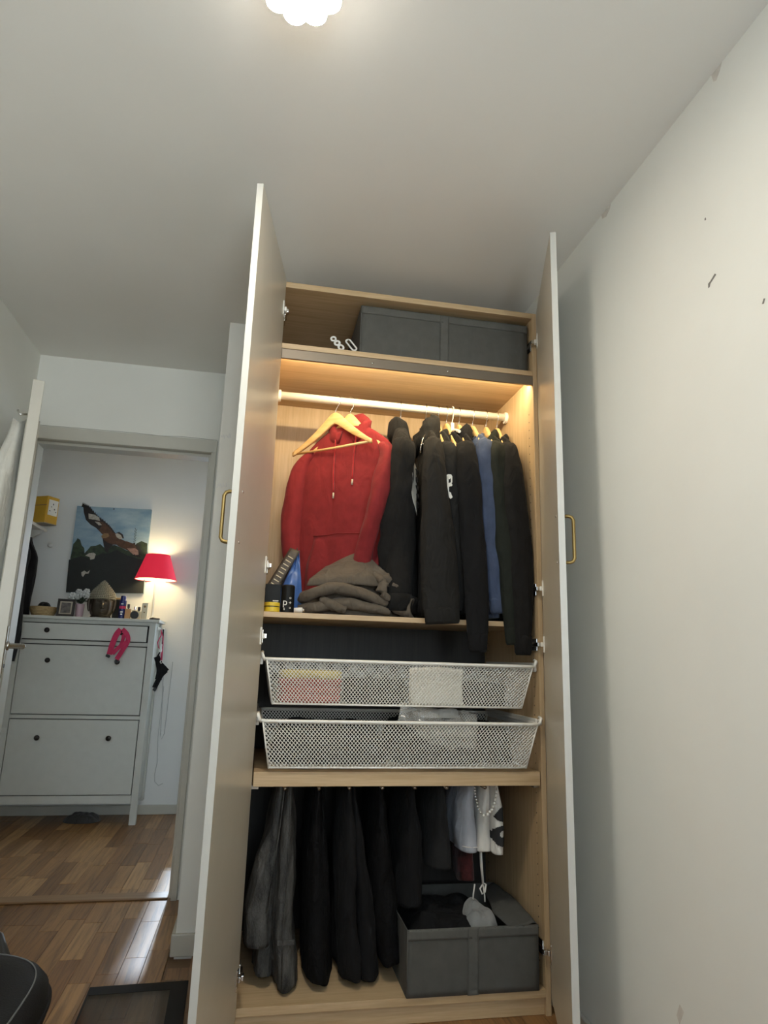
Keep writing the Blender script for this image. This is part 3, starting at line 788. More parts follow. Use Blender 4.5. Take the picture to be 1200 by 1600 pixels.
    def collar(s, r0=.022, r1=.034, lift=0, name='hood', amp=.010, mat=None, yk=1.0, stretch=1.0):
        f = s.front; P = []; R = []
        for k in range(25):
            a = rad(-160 + 320 * k / 24)     # 0 is the back of the neck
            x = .075 * stretch * math.sin(a); y = -f * .030 * yk * math.cos(a)
            back = .5 + .5 * math.cos(a)
            P.append((x, y, -.160 + .052 * back + lift * back)); R.append(r0 + (r1 - r0) * back)
        m = MB(); N = 16; rs = []
        for i, (p, r) in enumerate(zip(P, R)):
            d = (Vector(P[min(i + 1, 24)]) - Vector(P[max(i - 1, 0)])).normalized(); u = Vector((0, 0, 1)); u = (u - d * u.dot(d)).normalized(); b = d.cross(u)
            rs.append([Vector(p) + (r + amp * noise.noise(Vector((i * .4, k * .6, s.seed)))) * (u * math.cos(2 * PI * k / N) * 1.15 + b * math.sin(2 * PI * k / N) * .55) for k in range(N)])
        return m.rings(rs, True).build(name, mat or s.mat, s.t, smooth=True, local=True)
# ---- red hoodie, turned to face the room
g = Garment('red_hoodie', 'red hoodie facing the room at the left end of the clothes rail', 'hoodie', .312, rad(-34), 'red', hem=-.80, ht=1.15, seed=11, amp=.014, rib='redrib')
g.sleeve(-1, [(-.150, 0, -.205), (-.195, -.004, -.25), (-.222, -.012, -.36), (-.228, -.018, -.54), (-.205, -.02, -.70), (-.185, -.02, -.835)], [.020, .036, .044, .044, .036, .028], [.026, .044, .052, .050, .040, .032])
g.sleeve(1, [(.150, -.004, -.205), (.186, -.024, -.25), (.190, -.074, -.36), (.164, -.094, -.50), (.118, -.072, -.64), (.085, -.035, -.80)], [.020, .032, .034, .032, .030, .026], [.026, .040, .042, .038, .034, .028])
hd = g.collar(.020, .044, .012)
g.panel('kangaroo_pocket', -.115, .125, -.79, -.56, 'red', e=.008, nx=14, nz=10, shape=lambda v: (-.135 + .03 * sm(.45, 1, v), .135 - .03 * sm(.45, 1, v)))
g.line('pocket_seam', [(-.105, -.56), (.0, -.556), (.105, -.56)], .0022, 'redrib', e=.013)
for x0, x1, z0, z1 in ((-.042, -.030, -.165, -.392), (.042, .048, -.160, -.345)):
    st = g.line('drawstring', [(x0, z0), ((x0 + x1) / 2 - .004, (z0 + z1) / 2), (x1, z1)], .0034, 'redcord', e=.009)
    MB().tube([g.face(x1, z1, .009), g.face(x1, z1 - .022, .009)], .0036, 8).build('metal_tip', 'mountgold', st, smooth=True, local=True)
for sd in (-1, 1):
    g.line('shoulder_seam', [(sd * .150, -.21), (sd * .172, -.27), (sd * .178, -.36)], .0018, 'redrib', e=.004)
# ---- black hoodie with the grey oval print
g = Garment('black_hoodie', 'black hoodie with a grey oval print, turned half sideways beside the red hoodie', 'hoodie', .521, rad(-99), 'black1', hem=-.80, ht=1.75, seed=23, amp=.030, front=1)
g.sleeve(1, [(.140, -.006, -.195), (.180, .004, -.235), (.188, .004, -.34), (.178, -.006, -.48), (.158, -.014, -.64), (.140, -.01, -.80)], [.020, .034, .040, .044, .042, .034], [.026, .036, .042, .052, .056, .050], amp=.016)
g.sleeve(-1, [(-.140, 0, -.205), (-.196, 0, -.25), (-.225, 0, -.36), (-.228, 0, -.54), (-.21, 0, -.70), (-.20, 0, -.84)], [.020, .034, .040, .040, .034, .028], [.026, .044, .052, .050, .040, .032])
g.collar(.026, .042, .006)
ov = [(.150 + .048 * math.cos(2 * PI * k / 20), -.385 + .105 * math.sin(2 * PI * k / 20) + .0 * k) for k in range(20)]
pr = g.patch('oval_print', ov, 'print', e=.006)
random.seed(5)
for i in range(5):
    z = -.32 - i * .032
    g.line('print_stroke', [(.112 + random.uniform(0, .01), z), (.134, z + .012), (.150, z - .012), (.172, z + .004)], .0022, 'blackmatte', e=.010, par=pr)
# ---- black hooded jacket
J = RH
g = Garment('black_jacket', 'black hooded jacket, its wide sleeve hanging down over the shelf edge', 'jacket', .627, J, 'black2', hem=-.81, ht=.9, seed=31, amp=.010)
sp = [(.145, -.006, -.195), (.200, -.018, -.225), (.238, -.024, -.33), (.254, -.018, -.50), (.256, -.004, -.70), (.256, .010, -.892)]
g.sleeve(1, sp, [.020, .034, .036, .034, .032, .028], [.030, .036, .044, .056, .068, .070], amp=.006)
g.sleeve(-1, [(-.145, 0, -.205), (-.196, 0, -.25), (-.225, 0, -.36), (-.228, 0, -.54), (-.215, 0, -.70), (-.21, 0, -.84)], [.020, .030, .034, .032, .030, .026], [.022, .032, .036, .036, .032, .028])
hd = g.collar(.032, .052, .016, amp=.016)
m = MB().tube([(.115, -.030, -.150), (.125, -.042, -.175), (.130, -.050, -.21), (.128, -.054, -.235), (.120, -.048, -.225), (.118, -.044, -.195), (.128, -.034, -.190)], .0020, 6)
m.build('drawcord', 'steel', g.t, smooth=True, local=True)
g.patch('chest_logo', [(.150, -.545), (.158, -.545), (.158, -.530), (.150, -.530)], 'whiteprint', e=.003)
g.patch('chest_logo', [(.150, -.565), (.160, -.565), (.160, -.552), (.150, -.552)], 'whiteprint', e=.003)
# ---- charcoal sweatshirt with the white letter
g = Garment('charcoal_sweatshirt', 'charcoal sweatshirt with a white letter print, mostly behind the black jacket sleeve', 'sweatshirt', .680, J, 'black3', hem=-.81, ht=.55, seed=41, amp=.006)
sp = [(.145, -.004, -.195), (.190, -.010, -.23), (.212, -.012, -.33), (.214, -.004, -.50), (.212, .010, -.70), (.210, .012, -.84)]
g.sleeve(1, sp, [.016, .022, .024, .022, .020, .018], [.022, .034, .040, .042, .040, .034], amp=.004)
g.collar(.012, .018, 0, name='collar', amp=.003)
def on_sleeve(y, z): return (.212 + .024 * math.sqrt(max(.05, 1 - ((y + .011) / .041) ** 2)) + .0075, y, z)
cells([[(-.040, -.345), (-.012, -.343), (-.008, -.352), (-.020, -.362), (-.034, -.360)], [(-.034, -.352), (-.022, -.352), (-.020, -.420), (-.030, -.420)], [(-.024, -.378), (-.010, -.372), (-.008, -.386), (-.022, -.392)],
       [(-.026, -.405), (-.014, -.412), (-.006, -.430), (-.014, -.436), (-.028, -.424)], [(-.014, -.352), (-.008, -.352), (-.008, -.374), (-.014, -.376)]], .002, on_sleeve).build('letter_print', 'whiteprint', g.t, local=True)
# ---- black buttoned shirt with white collar edge
g = Garment('black_shirt', 'black buttoned shirt with a white collar edge between two dark tops', 'shirt', .716, J + .10, 'black4', hem=-.80, ht=.55, seed=51, amp=.005)
g.sleeve(1, [(.145, 0, -.195), (.190, -.004, -.23), (.205, -.004, -.33), (.205, 0, -.46)], [.014, .020, .020, .018], [.018, .026, .028, .028], cuff=0, amp=.003)
g.collar(.012, .017, 0, name='collar', amp=.002)
g.patch('collar_edge', [(.120, -.195), (.150, -.232), (.175, -.262), (.180, -.272), (.172, -.276), (.150, -.252), (.118, -.215)], 'whiteprint', e=.006)
for z in (-.292, -.40, -.50): 
    p = g.face(.165, z, .004); MB().lathe([(.006, 0), (.0065, -.002), (.003, -.003)], p, 12, 'y').build('button', 'silverbead', g.t, smooth=True, local=True)
# ---- black hoodie left of the blue sweatshirt
g = Garment('black_hoodie', 'black hoodie hanging directly left of the washed blue sweatshirt', 'hoodie', .771, J, 'black4', hem=-.81, ht=.6, seed=61, amp=.006)
sp = [(.145, -.010, -.190), (.200, -.030, -.225), (.236, -.036, -.33), (.250, -.026, -.52), (.254, -.010, -.76), (.254, -.004, -.985)]
g.sleeve(1, sp, [.018, .026, .028, .026, .026, .020], [.026, .038, .044, .046, .046, .034], amp=.006)
g.sleeve(-1, [(-.145, 0, -.205), (-.196, 0, -.25), (-.225, 0, -.36), (-.215, 0, -.84)], [.016, .024, .026, .022], [.016, .022, .024, .022])
g.collar(.024, .038, .006, amp=.010)
# ---- washed blue sweatshirt
g = Garment('blue_sweatshirt', 'washed blue sweatshirt among the black clothes on the rail', 'sweatshirt', .830, J + .12, 'blue', hem=-.81, ht=.6, seed=71, amp=.006, rib='bluerib')
sp = [(.145, -.014, -.180), (.186, -.030, -.205), (.205, -.036, -.30), (.216, -.026, -.46), (.219, -.012, -.66), (.219, -.002, -.845)]
g.sleeve(1, sp, [.018, .026, .028, .026, .024, .018], [.026, .038, .044, .046, .046, .030], amp=.008)
g.collar(.013, .017, 0, name='collar', amp=.003)
# ---- dark green overshirt
g = Garment('green_overshirt', 'dark green overshirt with a stand collar right of the blue sweatshirt', 'shirt', .889, J + .05, 'green', hem=-.81, ht=.6, seed=81, amp=.006)
sp = [(.145, -.020, -.180), (.198, -.034, -.215), (.222, -.038, -.31), (.236, -.024, -.52), (.242, -.004, -.74), (.243, .006, -.955)]
g.sleeve(1, sp, [.018, .026, .026, .024, .024, .020], [.028, .038, .042, .042, .042, .034], amp=.006)
g.collar(.014, .026, .012, name='collar', amp=.003)
# ---- black sweatshirt at the right
g = Garment('black_sweatshirt', 'black sweatshirt hanging last on the rail beside the right side panel', 'sweatshirt', .938, J, 'black1', hem=-.81, ht=.6, seed=91, amp=.006)
sp = [(.145, -.016, -.180), (.200, -.026, -.215), (.236, -.028, -.33), (.252, -.016, -.52), (.256, -.006, -.76), (.256, -.004, -.99)]
g.sleeve(1, sp, [.018, .026, .028, .026, .026, .020], [.028, .038, .044, .044, .043, .032], amp=.006)
g.sleeve(-1, [(-.145, 0, -.205), (-.196, 0, -.25), (-.225, 0, -.36), (-.215, 0, -.84)], [.016, .024, .026, .022], [.016, .022, .024, .022])
g.collar(.014, .020, 0, name='collar', amp=.004)

# ================================================================ THINGS ON THE MIDDLE SHELF
SZ = 1.2305
sw = thing('folded_sweatshirt', 'taupe sweatshirt lying crumpled in a heap on the middle shelf', 'sweatshirt', (.33, .21, SZ))
def heap(u, v):
    a = 2 * PI * u; r = v; cx, cy = .335, .225
    rx = .185 + .02 * math.cos(a * 2 + .6); ry = .135
    x = cx + rx * r ** .85 * math.cos(a); y = cy + ry * r ** .85 * math.sin(a)
    top = .150 + .06 * math.cos(a - .15) * (1 - r) * r * 2
    z = top * (1 - r ** 3.2)
    f = noise.noise(Vector((x * 9 + 3, y * 9, z * 24))); f2 = noise.noise(Vector((x * 16, y * 14 + 5, z * 38)))
    k = (abs(f) - .25) * .042 + (abs(f2) - .25) * .022
    n = Vector((math.cos(a) * r, math.sin(a) * r, .6)).normalized()
    k *= sm(1.0, .86, r)
    return (x + n.x * k, y + n.y * k, max(0.002, z + n.z * k) + SZ)
MB().grid(heap, 96, 44).build('body', 'brown', sw, smooth=True)
def smooth_flap(u, v):
    # a broad smooth fold lying over the heap, peak at the upper right
    A, B_, C_, D_ = Vector((.160, .080, SZ + .108)), Vector((.478, .068, SZ + .118)), Vector((.365, .190, SZ + .250)), Vector((.235, .205, SZ + .180))
    p = (A * (1 - u) + B_ * u) * (1 - v) + (D_ * (1 - u) + C_ * u) * v
    bulge = math.sin(PI * u) * math.sin(PI * min(1, v + .1)) * .018
    p += Vector((0, -.6, .8)) * bulge
    p += Vector((0, -1, .4)) * (.007 * noise.noise(Vector((u * 3, v * 2, 4))) + .016 * sm(.62, .9, u) * sm(.7, .1, v) * noise.noise(Vector((u * 13, v * 11, 2))))
    if v < .12: p += Vector((0, .012, -.012)) * (1 - v / .12)
    return tuple(p)
MB().grid(smooth_flap, 40, 30).build('folded_back', 'brown', sw, smooth=True, solid=.006)
def roll(path, r, seed, name, flat=.8):
    m = MB(); P = [Vector(p) for p in path]; N = 14; rs = []
    K = 30; n = len(P) - 1
    for i in range(K + 1):
        t = i / K * n; j = min(int(t), n - 1); k = t - j
        p0, p1, p2, p3 = P[max(j - 1, 0)], P[j], P[j + 1], P[min(j + 2, n)]
        p = .5 * ((2 * p1) + (p2 - p0) * k + (2 * p0 - 5 * p1 + 4 * p2 - p3) * k * k + (3 * p1 - p0 - 3 * p2 + p3) * k ** 3)
        d = (p2 - p1).normalized(); u = Vector((0, 0, 1)); u = (u - d * u.dot(d)).normalized(); b = d.cross(u)
        e = r * (.55 + .45 * math.sin(PI * min(1, max(0, i / K)) ) ** .5)
        rs.append([p + (e + .006 * noise.noise(Vector((i * .25, q * .7, seed)))) * (u * math.cos(2 * PI * q / N) * flat + b * math.sin(2 * PI * q / N)) for q in range(N)])
    return m.rings(rs, True).build(name, 'brown', sw, smooth=True)
roll([(.150, .16, SZ + .05), (.175, .095, SZ + .066), (.26, .078, SZ + .092), (.36, .080, SZ + .075), (.45, .088, SZ + .045)], .026, 1, 'sleeve_fold')
roll([(.145, .14, SZ + .022), (.19, .090, SZ + .020), (.29, .080, SZ + .040), (.37, .080, SZ + .030), (.46, .092, SZ + .018)], .024, 2, 'sleeve_fold')
roll([(.215, .092, SZ + .050), (.245, .070, SZ + .034), (.30, .068, SZ + .014)], .022, 3, 'sleeve_fold')
roll([(.40, .100, SZ + .150), (.43, .074, SZ + .118), (.425, .070, SZ + .082), (.455, .076, SZ + .060)], .020, 4, 'sleeve_fold')
roll([(.455, .10, SZ + .142), (.478, .082, SZ + .110), (.485, .082, SZ + .07), (.47, .086, SZ + .03)], .020, 5, 'sleeve_fold')
cf = MB(); rs = []
for t in range(9):
    k = t / 8; c = Vector((.470 + .070 * k, .100 - .012 * k, SZ + .040 - .008 * k))
    rs.append([c + Vector((.012 * math.sin(q * .6), .026 * math.cos(2 * PI * q / 16), (.026 + .010 * k) * math.sin(2 * PI * q / 16) + .004 * noise.noise(Vector((q * .7, t * .5, 3))))) for q in range(16)])
cf.rings(rs, False).build('sleeve_end', 'brown', sw, smooth=True, solid=.003)
# black carton with yellow tin in front
bc = thing('black_carton', 'small black carton at the left end of the middle shelf', 'box', (.042, .15, SZ))
MB().box((.020, .125, SZ), (.074, .175, SZ + .100)).build('carton', 'blacklabel', bc, bevel=.001)
for i, w in enumerate((.020, .014)):
    MB().box((.058 - w / 2, .1243, SZ + .040 - i * .006), (.058 + w / 2, .125, SZ + .043 - i * .006)).build('white_lettering', 'whiteprint', bc)
yt = thing('yellow_tin', 'flat yellow tin with a dark rim in front of the black carton', 'tin', (.045, .09, SZ))
MB().lathe([(.0255, 0), (.0268, .001), (.0268, .016), (.0255, .017)], (.046, .092, SZ), 24).build('tin_body', 'yellow', yt, smooth=False)
MB().lathe([(.0272, .017), (.0272, .0195)], (.046, .092, SZ), 24).build('rim_band', 'blackplastic', yt)
MB().lathe([(.0268, .0195), (.0268, .030), (.0255, .032)], (.046, .092, SZ), 24).build('lid', 'yellow', yt)
cn = thing('black_can', 'black can with white lettering beside the small black carton', 'can', (.098, .115, SZ))
MB().lathe([(.022, 0), (.0235, .003), (.0235, .092), (.022, .096), (.018, .098)], (.099, .118, SZ), 24).build('can_body', 'blacklabel', cn, smooth=False)
def text_on(par, s, size, loc, rot, mat, name='lettering'):
    cu = bpy.data.curves.new(name, 'FONT'); cu.body = s; cu.size = size; cu.extrude = .0004; cu.align_x = 'CENTER'; cu.align_y = 'CENTER'
    o = bpy.data.objects.new(name, cu); dg = bpy.context.evaluated_depsgraph_get()
    me = bpy.data.meshes.new_from_object(o); bpy.data.objects.remove(o)
    me.materials.append(M[mat]); o = bpy.data.objects.new(name, me); C.objects.link(o); o.parent = par
    o.matrix_basis = world_of(par).inverted() @ Matrix.Translation(Vector(loc)) @ Euler(rot).to_matrix().to_4x4()
    return o
text_on(cn, 'p', .034, (.090, .0948, SZ + .036), (PI / 2, 0, rad(-12)), 'whiteprint')
text_on(cn, 's', .016, (.088, .0948, SZ + .014), (PI / 2, 0, rad(-12)), 'whiteprint')
text_on(cn, 'o', .014, (.1075, .0950, SZ + .052), (PI / 2, 0, rad(20)), 'whiteprint')
text_on(cn, '+', .018, (.1075, .0950, SZ + .034), (PI / 2, 0, rad(20)), 'whiteprint')
text_on(cn, 'o', .012, (.1075, .0950, SZ + .018), (PI / 2, 0, rad(20)), 'whiteprint')
gb = thing('pale_green_box', 'pale green and white slim carton standing behind the black carton', 'box', (.048, .20, SZ))
MB().box((.034, .19, SZ), (.064, .215, SZ + .122)).build('carton', 'greencard', gb, bevel=.001)
MB().box((.034, .1895, SZ + .108), (.064, .2155, SZ + .124)).build('lid_flap', 'whiteplastic', gb, bevel=.001)
cp = thing('small_tube', 'small white tube end lying in front of the blue pouch', 'tube', (.14, .09, SZ))
MB().tube([(.122, .086, SZ + .009), (.140, .083, SZ + .010), (.150, .082, SZ + .010)], [.008, .009, .009], 14).build('tube_body', 'whiteplastic', cp, smooth=True)
MB().tube([(.150, .082, SZ + .010), (.158, .081, SZ + .010)], [.0065, .0065], 14).build('cap', 'chrome', cp, smooth=True)
pu = thing('blue_pouch', 'open pouch with blue lining and a brown patterned edge, beside the heap', 'pouch', (.11, .18, SZ))
def pouch(u, v):
    # front sheet, left edge leans to the apex at upper right
    lx = .040 + .085 * v; rx = .160 - .026 * v
    x = lx + (rx - lx) * u; z = SZ + .002 + .238 * v * (1 - .10 * (1 - u))
    y = .165 + .05 * v - .022 * math.sin(PI * u) * (1 - v) + .008 * noise.noise(Vector((u * 4, v * 5, 1)))
    return (x, y, z)
MB().grid(pouch, 16, 22).build('lining', 'bluepouch', pu, smooth=True, solid=.002)
def pouchb(u, v):
    p = pouch(u, v); return (p[0] - .006, p[1] + .016 + .05 * (1 - v) * math.sin(PI * u), p[2] + .012 * v)
MB().grid(pouchb, 12, 16).build('sheet', 'pouchout', pu, smooth=True, solid=.002)
def flapf(u, v):
    x = .034 + .087 * v + .026 * u - .010; z = SZ + .080 + .166 * v - .014 * u
    return (x - .010 * (1 - u), .158 + .05 * v - .012 * u, z)
o = MB().grid(flapf, 4, 18).build('patterned_edge', 'pouchout', pu, smooth=True, solid=.002)
for k in range(9):
    a = Vector(flapf(.25, .10 + k * .09)); b = Vector(flapf(.8, .08 + k * .09))
    MB().tube([a + Vector((0, -.002, 0)), b + Vector((0, -.002, 0))], .0018, 5).build('edge_lettering', 'cream', o)

# ================================================================ TOP COMPARTMENT
def storage_box(label, x0, x1, y0, y1, z0, z1, lid, group=None):
    t = thing('storage_box', label, 'box', ((x0 + x1) / 2, (y0 + y1) / 2, z0), 0, group)
    def sag(u, v, a, b):
        x = x0 + (x1 - x0) * u; z = z0 + (z1 - z0) * v
        return (x, y0 + .004 * noise.noise(Vector((x * 9, z * 9, a))) * math.sin(PI * u) * math.sin(PI * v) + b, z)
    m = MB(); m.grid(lambda u, v: sag(u, v, 3, 0), 24, 10)
    m.build('side', 'boxgrey', t, smooth=True, solid=.003)
    for xx in (x0, x1): MB().box((xx - .0015, y0 + .002, z0), (xx + .0015, y1, z1)).build('side', 'boxgrey', t, bevel=.001)
    MB().box((x0, y1 - .003, z0), (x1, y1, z1)).build('side', 'boxgrey', t)
    MB().box((x0, y0 + .002, z0), (x1, y1, z0 + .004)).build('base', 'boxgrey', t)
    bw = .030
    MB().grid(lambda u, v: (x0 + (x1 - x0) * u, y0 - .0035 + .0008 * noise.noise(Vector((u * 60, v * 3, 1))), z1 - bw * (1 - v) + .001), 80, 4).build('rim_band', 'boxband', t, smooth=True, solid=.002)
    xm = x0 + (x1 - x0) * .49
    MB().grid(lambda u, v: (xm - .018 + .036 * u, y0 - .0038 + .002 * noise.noise(Vector((u * 2, v * 22, 1))), z0 + (z1 - z0) * v), 5, 50).build('strap', 'boxband', t, smooth=True, solid=.0025)
    for xx in (xm - .016, xm + .016):
        MB().tube([(xx, y0 - .006, z0 + .004), (xx, y0 - .006, z1 - .002)], .0011, 5).build('stitching', 'boxgrey', t)
    MB().tube([(x0, y0 - .002, z1), (x1, y0 - .002, z1)], .0028, 6).build('piping', 'boxband', t, smooth=True)
    MB().tube([(x0, y0 - .002, z0 + .003), (x0, y0 - .002, z1)], .0022, 6).build('piping', 'boxband', t, smooth=True)
    if lid: MB().box((x0, y0, z1 - .002), (x1, y1, z1 + .003)).build('lid', 'boxgrey', t, bevel=.002)
    return t
storage_box('wide grey fabric storage box on the top shelf of the wardrobe', .306, .972, .028, .52, 2.1915, 2.392, True)
def strap_thing(label, a, b, w, holes, y0, y1):
    t = thing('plastic_bracket', label, 'bracket', ((a[0] + b[0]) / 2, (y0 + y1) / 2, b[1]))
    A = Vector((a[0], y0, a[1])); B = Vector((b[0], y1, b[1])); d = (B - A); L = d.length; d.normalize(); s = d.cross(Vector((0, -1, 0))).normalized(); n = d.cross(s).normalized()
    # capsule outline with round holes bridged into it as rings
    N = 24; m = MB()
    def ring(cx, rw, hl):
        out = []
        for k in range(N):
            q = 2 * PI * k / N; c, e = math.cos(q), math.sin(q)
            out.append((cx + rw * c + (hl if c > 0 else -hl), rw * e))
        return out
    segs = holes
    for (c0, hl, rin, rout) in segs:
        o_ = ring(c0, rout, hl); i_ = ring(c0, rin, hl)
        P = lambda q, h: A + d * q[0] + s * q[1] + n * h
        vs = [P(q, .002) for q in o_] + [P(q, .002) for q in i_] + [P(q, -.002) for q in o_] + [P(q, -.002) for q in i_]; fs = []
        for k in range(N):
            j = (k + 1) % N
            fs += [(k, j, N + j, N + k), (2 * N + j, 2 * N + k, 3 * N + k, 3 * N + j), (k, 2 * N + k, 2 * N + j, j), (N + j, 3 * N + j, 3 * N + k, N + k)]
        m.add(vs, fs)
    m.build('bracket_plate', 'whiteplastic', t)
    return t
strap_thing('white plastic bracket with two round holes at the front of the top shelf', (.200, 2.262), (.250, 2.198), .016, [(.012, 0, .0055, .012), (.036, 0, .0055, .013), (.060, .002, .005, .012)], .050, .030)
strap_thing('white plastic loop bracket leaning against the wide grey storage box', (.258, 2.258), (.294, 2.200), .014, [(.033, .022, .006, .0115)], .050, .024)
bf = thing('black_strip', 'flat black strip lying on top of the wardrobe near the ceiling', 'strip', (.215, .06, WT))
MB().box((.140, .006, WT), (.290, .05, WT + .004)).build('strip_body', 'blackmatte', bf, bevel=.001)
MB().box((.150, .012, WT + .004), (.280, .044, WT + .0055)).build('strip_rib', 'blackplastic', bf)

# ================================================================ IN THE BASKETS
def folded(label, cat, name, mats, x0, x1, y0, y1, z0, hs, seed, par_label=None):
    t = thing(name, label, cat, ((x0 + x1) / 2, (y0 + y1) / 2, z0)); z = z0
    for i, (mt, h) in enumerate(zip(mats, hs)):
        rs = []; N = 28
        for e, zz in ((.97, 0), (1.0, .25), (1.0, .75), (.96, 1.0)):
            ring = []
            for k in range(N):
                a = 2 * PI * k / N; c, s_ = math.cos(a), math.sin(a)
                px = (x0 + x1) / 2 + (x1 - x0) / 2 * e * math.copysign(abs(c) ** .35, c); py = (y0 + y1) / 2 + (y1 - y0) / 2 * e * math.copysign(abs(s_) ** .35, s_)
                ring.append((px + .004 * noise.noise(Vector((px * 30, py * 30, seed + i))), py + .004 * noise.noise(Vector((px * 30, 3, seed + zz))), z + h * zz + .004 * noise.noise(Vector((px * 15, py * 15, seed + i + (0 if zz else 5)))) * (0 if (i == 0 and zz == 0) else 1)))
            rs.append(ring)
        MB().rings(rs, True).build('layer', mt, t, smooth=True); z += h
    return t
UB, LB = .9345, .7435
folded('coral red and yellow folded cloths at the left of the upper basket', 'cloth', 'folded_cloth', ['redcloth', 'redcloth', 'redcloth', 'yellowcloth'], .085, .300, .045, .26, UB, [.026, .026, .026, .026], 2)
folded('folded filler cloth coloured dark in the middle of the upper basket', 'cloth', 'folded_cloth', ['shadowgrey', 'shadowgrey', 'shadowgrey'], .32, .52, .06, .26, UB, [.026, .026, .026], 7)  # filler, coloured near-black to keep the basket's inside dark
folded('folded filler cloth coloured dark at the right end of the upper basket', 'cloth', 'folded_cloth', ['shadowgrey', 'shadowgrey', 'shadowgrey'], .725, .890, .06, .26, UB, [.026, .026, .024], 9)  # second filler, near-black to darken this end of the basket
ev = thing('white_paper_bag', 'white paper bag standing in the upper basket', 'bag', (.62, .05, UB))
MB().grid(lambda u, v: (.530 + .185 * u - .004 * math.sin(PI * v), .030 - .006 * math.sin(PI * u) * math.sin(PI * v) - .0 * v + .002 * fb(u, v, 1, 5), UB + .001 + .122 * v + (.006 * (1 - abs(2 * u - 1)) if v > .9 else 0)), 24, 14).build('sheet', 'envelope', ev, smooth=True, solid=.001)
MB().grid(lambda u, v: (.530 + .185 * u, .062, UB + .001 + .120 * v), 8, 6).build('sheet', 'envelope', ev, smooth=True, solid=.001)
MB().add([(.535, .021, UB + .118), (.71, .021, UB + .118), (.66, .0205, UB + .092), (.625, .020, UB + .085), (.59, .0205, UB + .092)], [(0, 4, 3, 2, 1)]).build('folded_flap', 'envelope', ev, solid=.001)
def mound(name, label, cat, mat, cx, cy, rx, ry, z0, h, seed, k=.03, part='cloth_heap', ex=.45, pw=7):
    t = thing(name, label, cat, (cx, cy, z0))
    def f(u, v):
        a = 2 * PI * u; x = cx + rx * v ** .8 * math.copysign(abs(math.cos(a)) ** ex, math.cos(a)); y = cy + ry * v ** .8 * math.copysign(abs(math.sin(a)) ** ex, math.sin(a))
        z = h * (1 - v ** pw) + k * (abs(noise.noise(Vector((x * 9, y * 9, seed)))) - .2 + .5 * abs(noise.noise(Vector((x * 21, y * 21, seed + 4))))) * sm(1, .8, v)
        return (x, y, z0 + max(.001, z))
    MB().grid(f, 64, 24).build(part, mat, t, smooth=True); return t
mound('black_clothes', 'heap of black clothes filling the left of the lower basket', 'clothes', 'black4', .270, .20, .200, .17, LB, .118, 3, .02)
mound('black_clothes', 'heap of black clothes piled highest in the middle of the lower basket', 'clothes', 'black4', .640, .22, .165, .18, LB, .135, 8, .03)
mound('black_clothes', 'small heap of black clothes at the right end of the lower basket', 'clothes', 'black4', .860, .22, .055, .17, LB, .118, 12, .015)
pb = thing('plastic_bag', 'crumpled clear plastic bag hanging out of the lower basket', 'bag', (.65, .02, LB))
def bagf(u, v):
    x = .49 + .27 * u + .03 * (v - .5); 
    y = -.012 + .09 * v - .018 * math.sin(PI * v) + .016 * noise.noise(Vector((u * 6, v * 5, 2)))
    z = LB + .075 + .105 * sm(0, .8, v) + .020 * noise.noise(Vector((u * 8, v * 7, 5))) - .07 * sm(.55, 0, u) * (1 - v) * -1 - .02 * u
    return (x, max(y, -.006), z)
MB().grid(bagf, 36, 24).build('bag_film', 'plasticbag', pb, smooth=True)
mound('grey_shirt', 'grey cloth bundled inside the clear plastic bag', 'clothes', 'greycloth', .640, .070, .070, .045, LB + .150, .020, 17, .02)

# ================================================================ LOWER COMPARTMENT
def hanging(name, label, cat, mat, legs, parts_name='leg', group=None, ye=.7):
    # legs: list of (tab of (z, x centre, half x), y0, y1, seed, amp)
    z_low = min(l[0][-1][0] for l in legs)
    t = thing(name, label, cat, (legs[0][0][0][1], .25, z_low), 0, group); outs = []
    for tab, y0, y1, seed, amp in legs:
        zt, zb = tab[0][0], tab[-1][0]; N = 40; K = 40; rs = []
        tx = [(-z, x) for z, x, h in tab]; th = [(-z, h) for z, x, h in tab]
        for i in range(K + 1):
            z = zt + (zb - zt) * i / K; xc = interp(tx, -z); hx = interp(th, -z); ring = []
            for k in range(N):
                a = 2 * PI * k / N; c, s_ = math.cos(a), math.sin(a)
                px = xc + hx * math.copysign(abs(c) ** .8, c); py = (y0 + y1) / 2 + (y1 - y0) / 2 * math.copysign(abs(s_) ** ye, s_)
                f = amp * sm(zt, zt - .12, z) * (noise.noise(Vector((px * 22, py * 14, z * 3 + seed))) + .6 * noise.noise(Vector((px * 30, py * 30, z * 11 + seed))))
                ring.append((px + f * c, py + f * s_ * 1.2, z + (.006 * noise.noise(Vector((px * 20, py * 12, seed))) if i == K else 0)))
            rs.append(ring)
        outs.append(MB().rings(rs, True).build(parts_name, mat, t, smooth=True))
    return t, outs
TT = .679
t, o = hanging('grey_jeans', 'washed grey denim jeans hanging at the left of the bottom compartment', 'jeans', 'jeans',
    [([(TT, .115, .012), (.55, .105, .026), (.40, .086, .042), (.28, .072, .050), (.20, .070, .046)], .075, .30, 3, .012),
     ([(TT, .142, .012), (.55, .144, .030), (.40, .145, .036), (.25, .142, .040), (.15, .155, .044), (.085, .165, .040)], .055, .42, 9, .014),
     ([(.30, .105, .030), (.2, .098, .036), (.11, .098, .034)], .10, .40, 14, .012)])
MB().tube([(.090, .070, .30), (.105, .066, .42), (.118, .064, .56), (.124, .066, .66)], .0022, 5).build('side_seam', 'jeans', o[0], smooth=True)
MB().tube([(.150, .046, .10), (.143, .047, .25), (.150, .049, .42), (.147, .052, .58), (.142, .056, .67)], .0024, 5).build('side_seam', 'jeans', o[1], smooth=True)
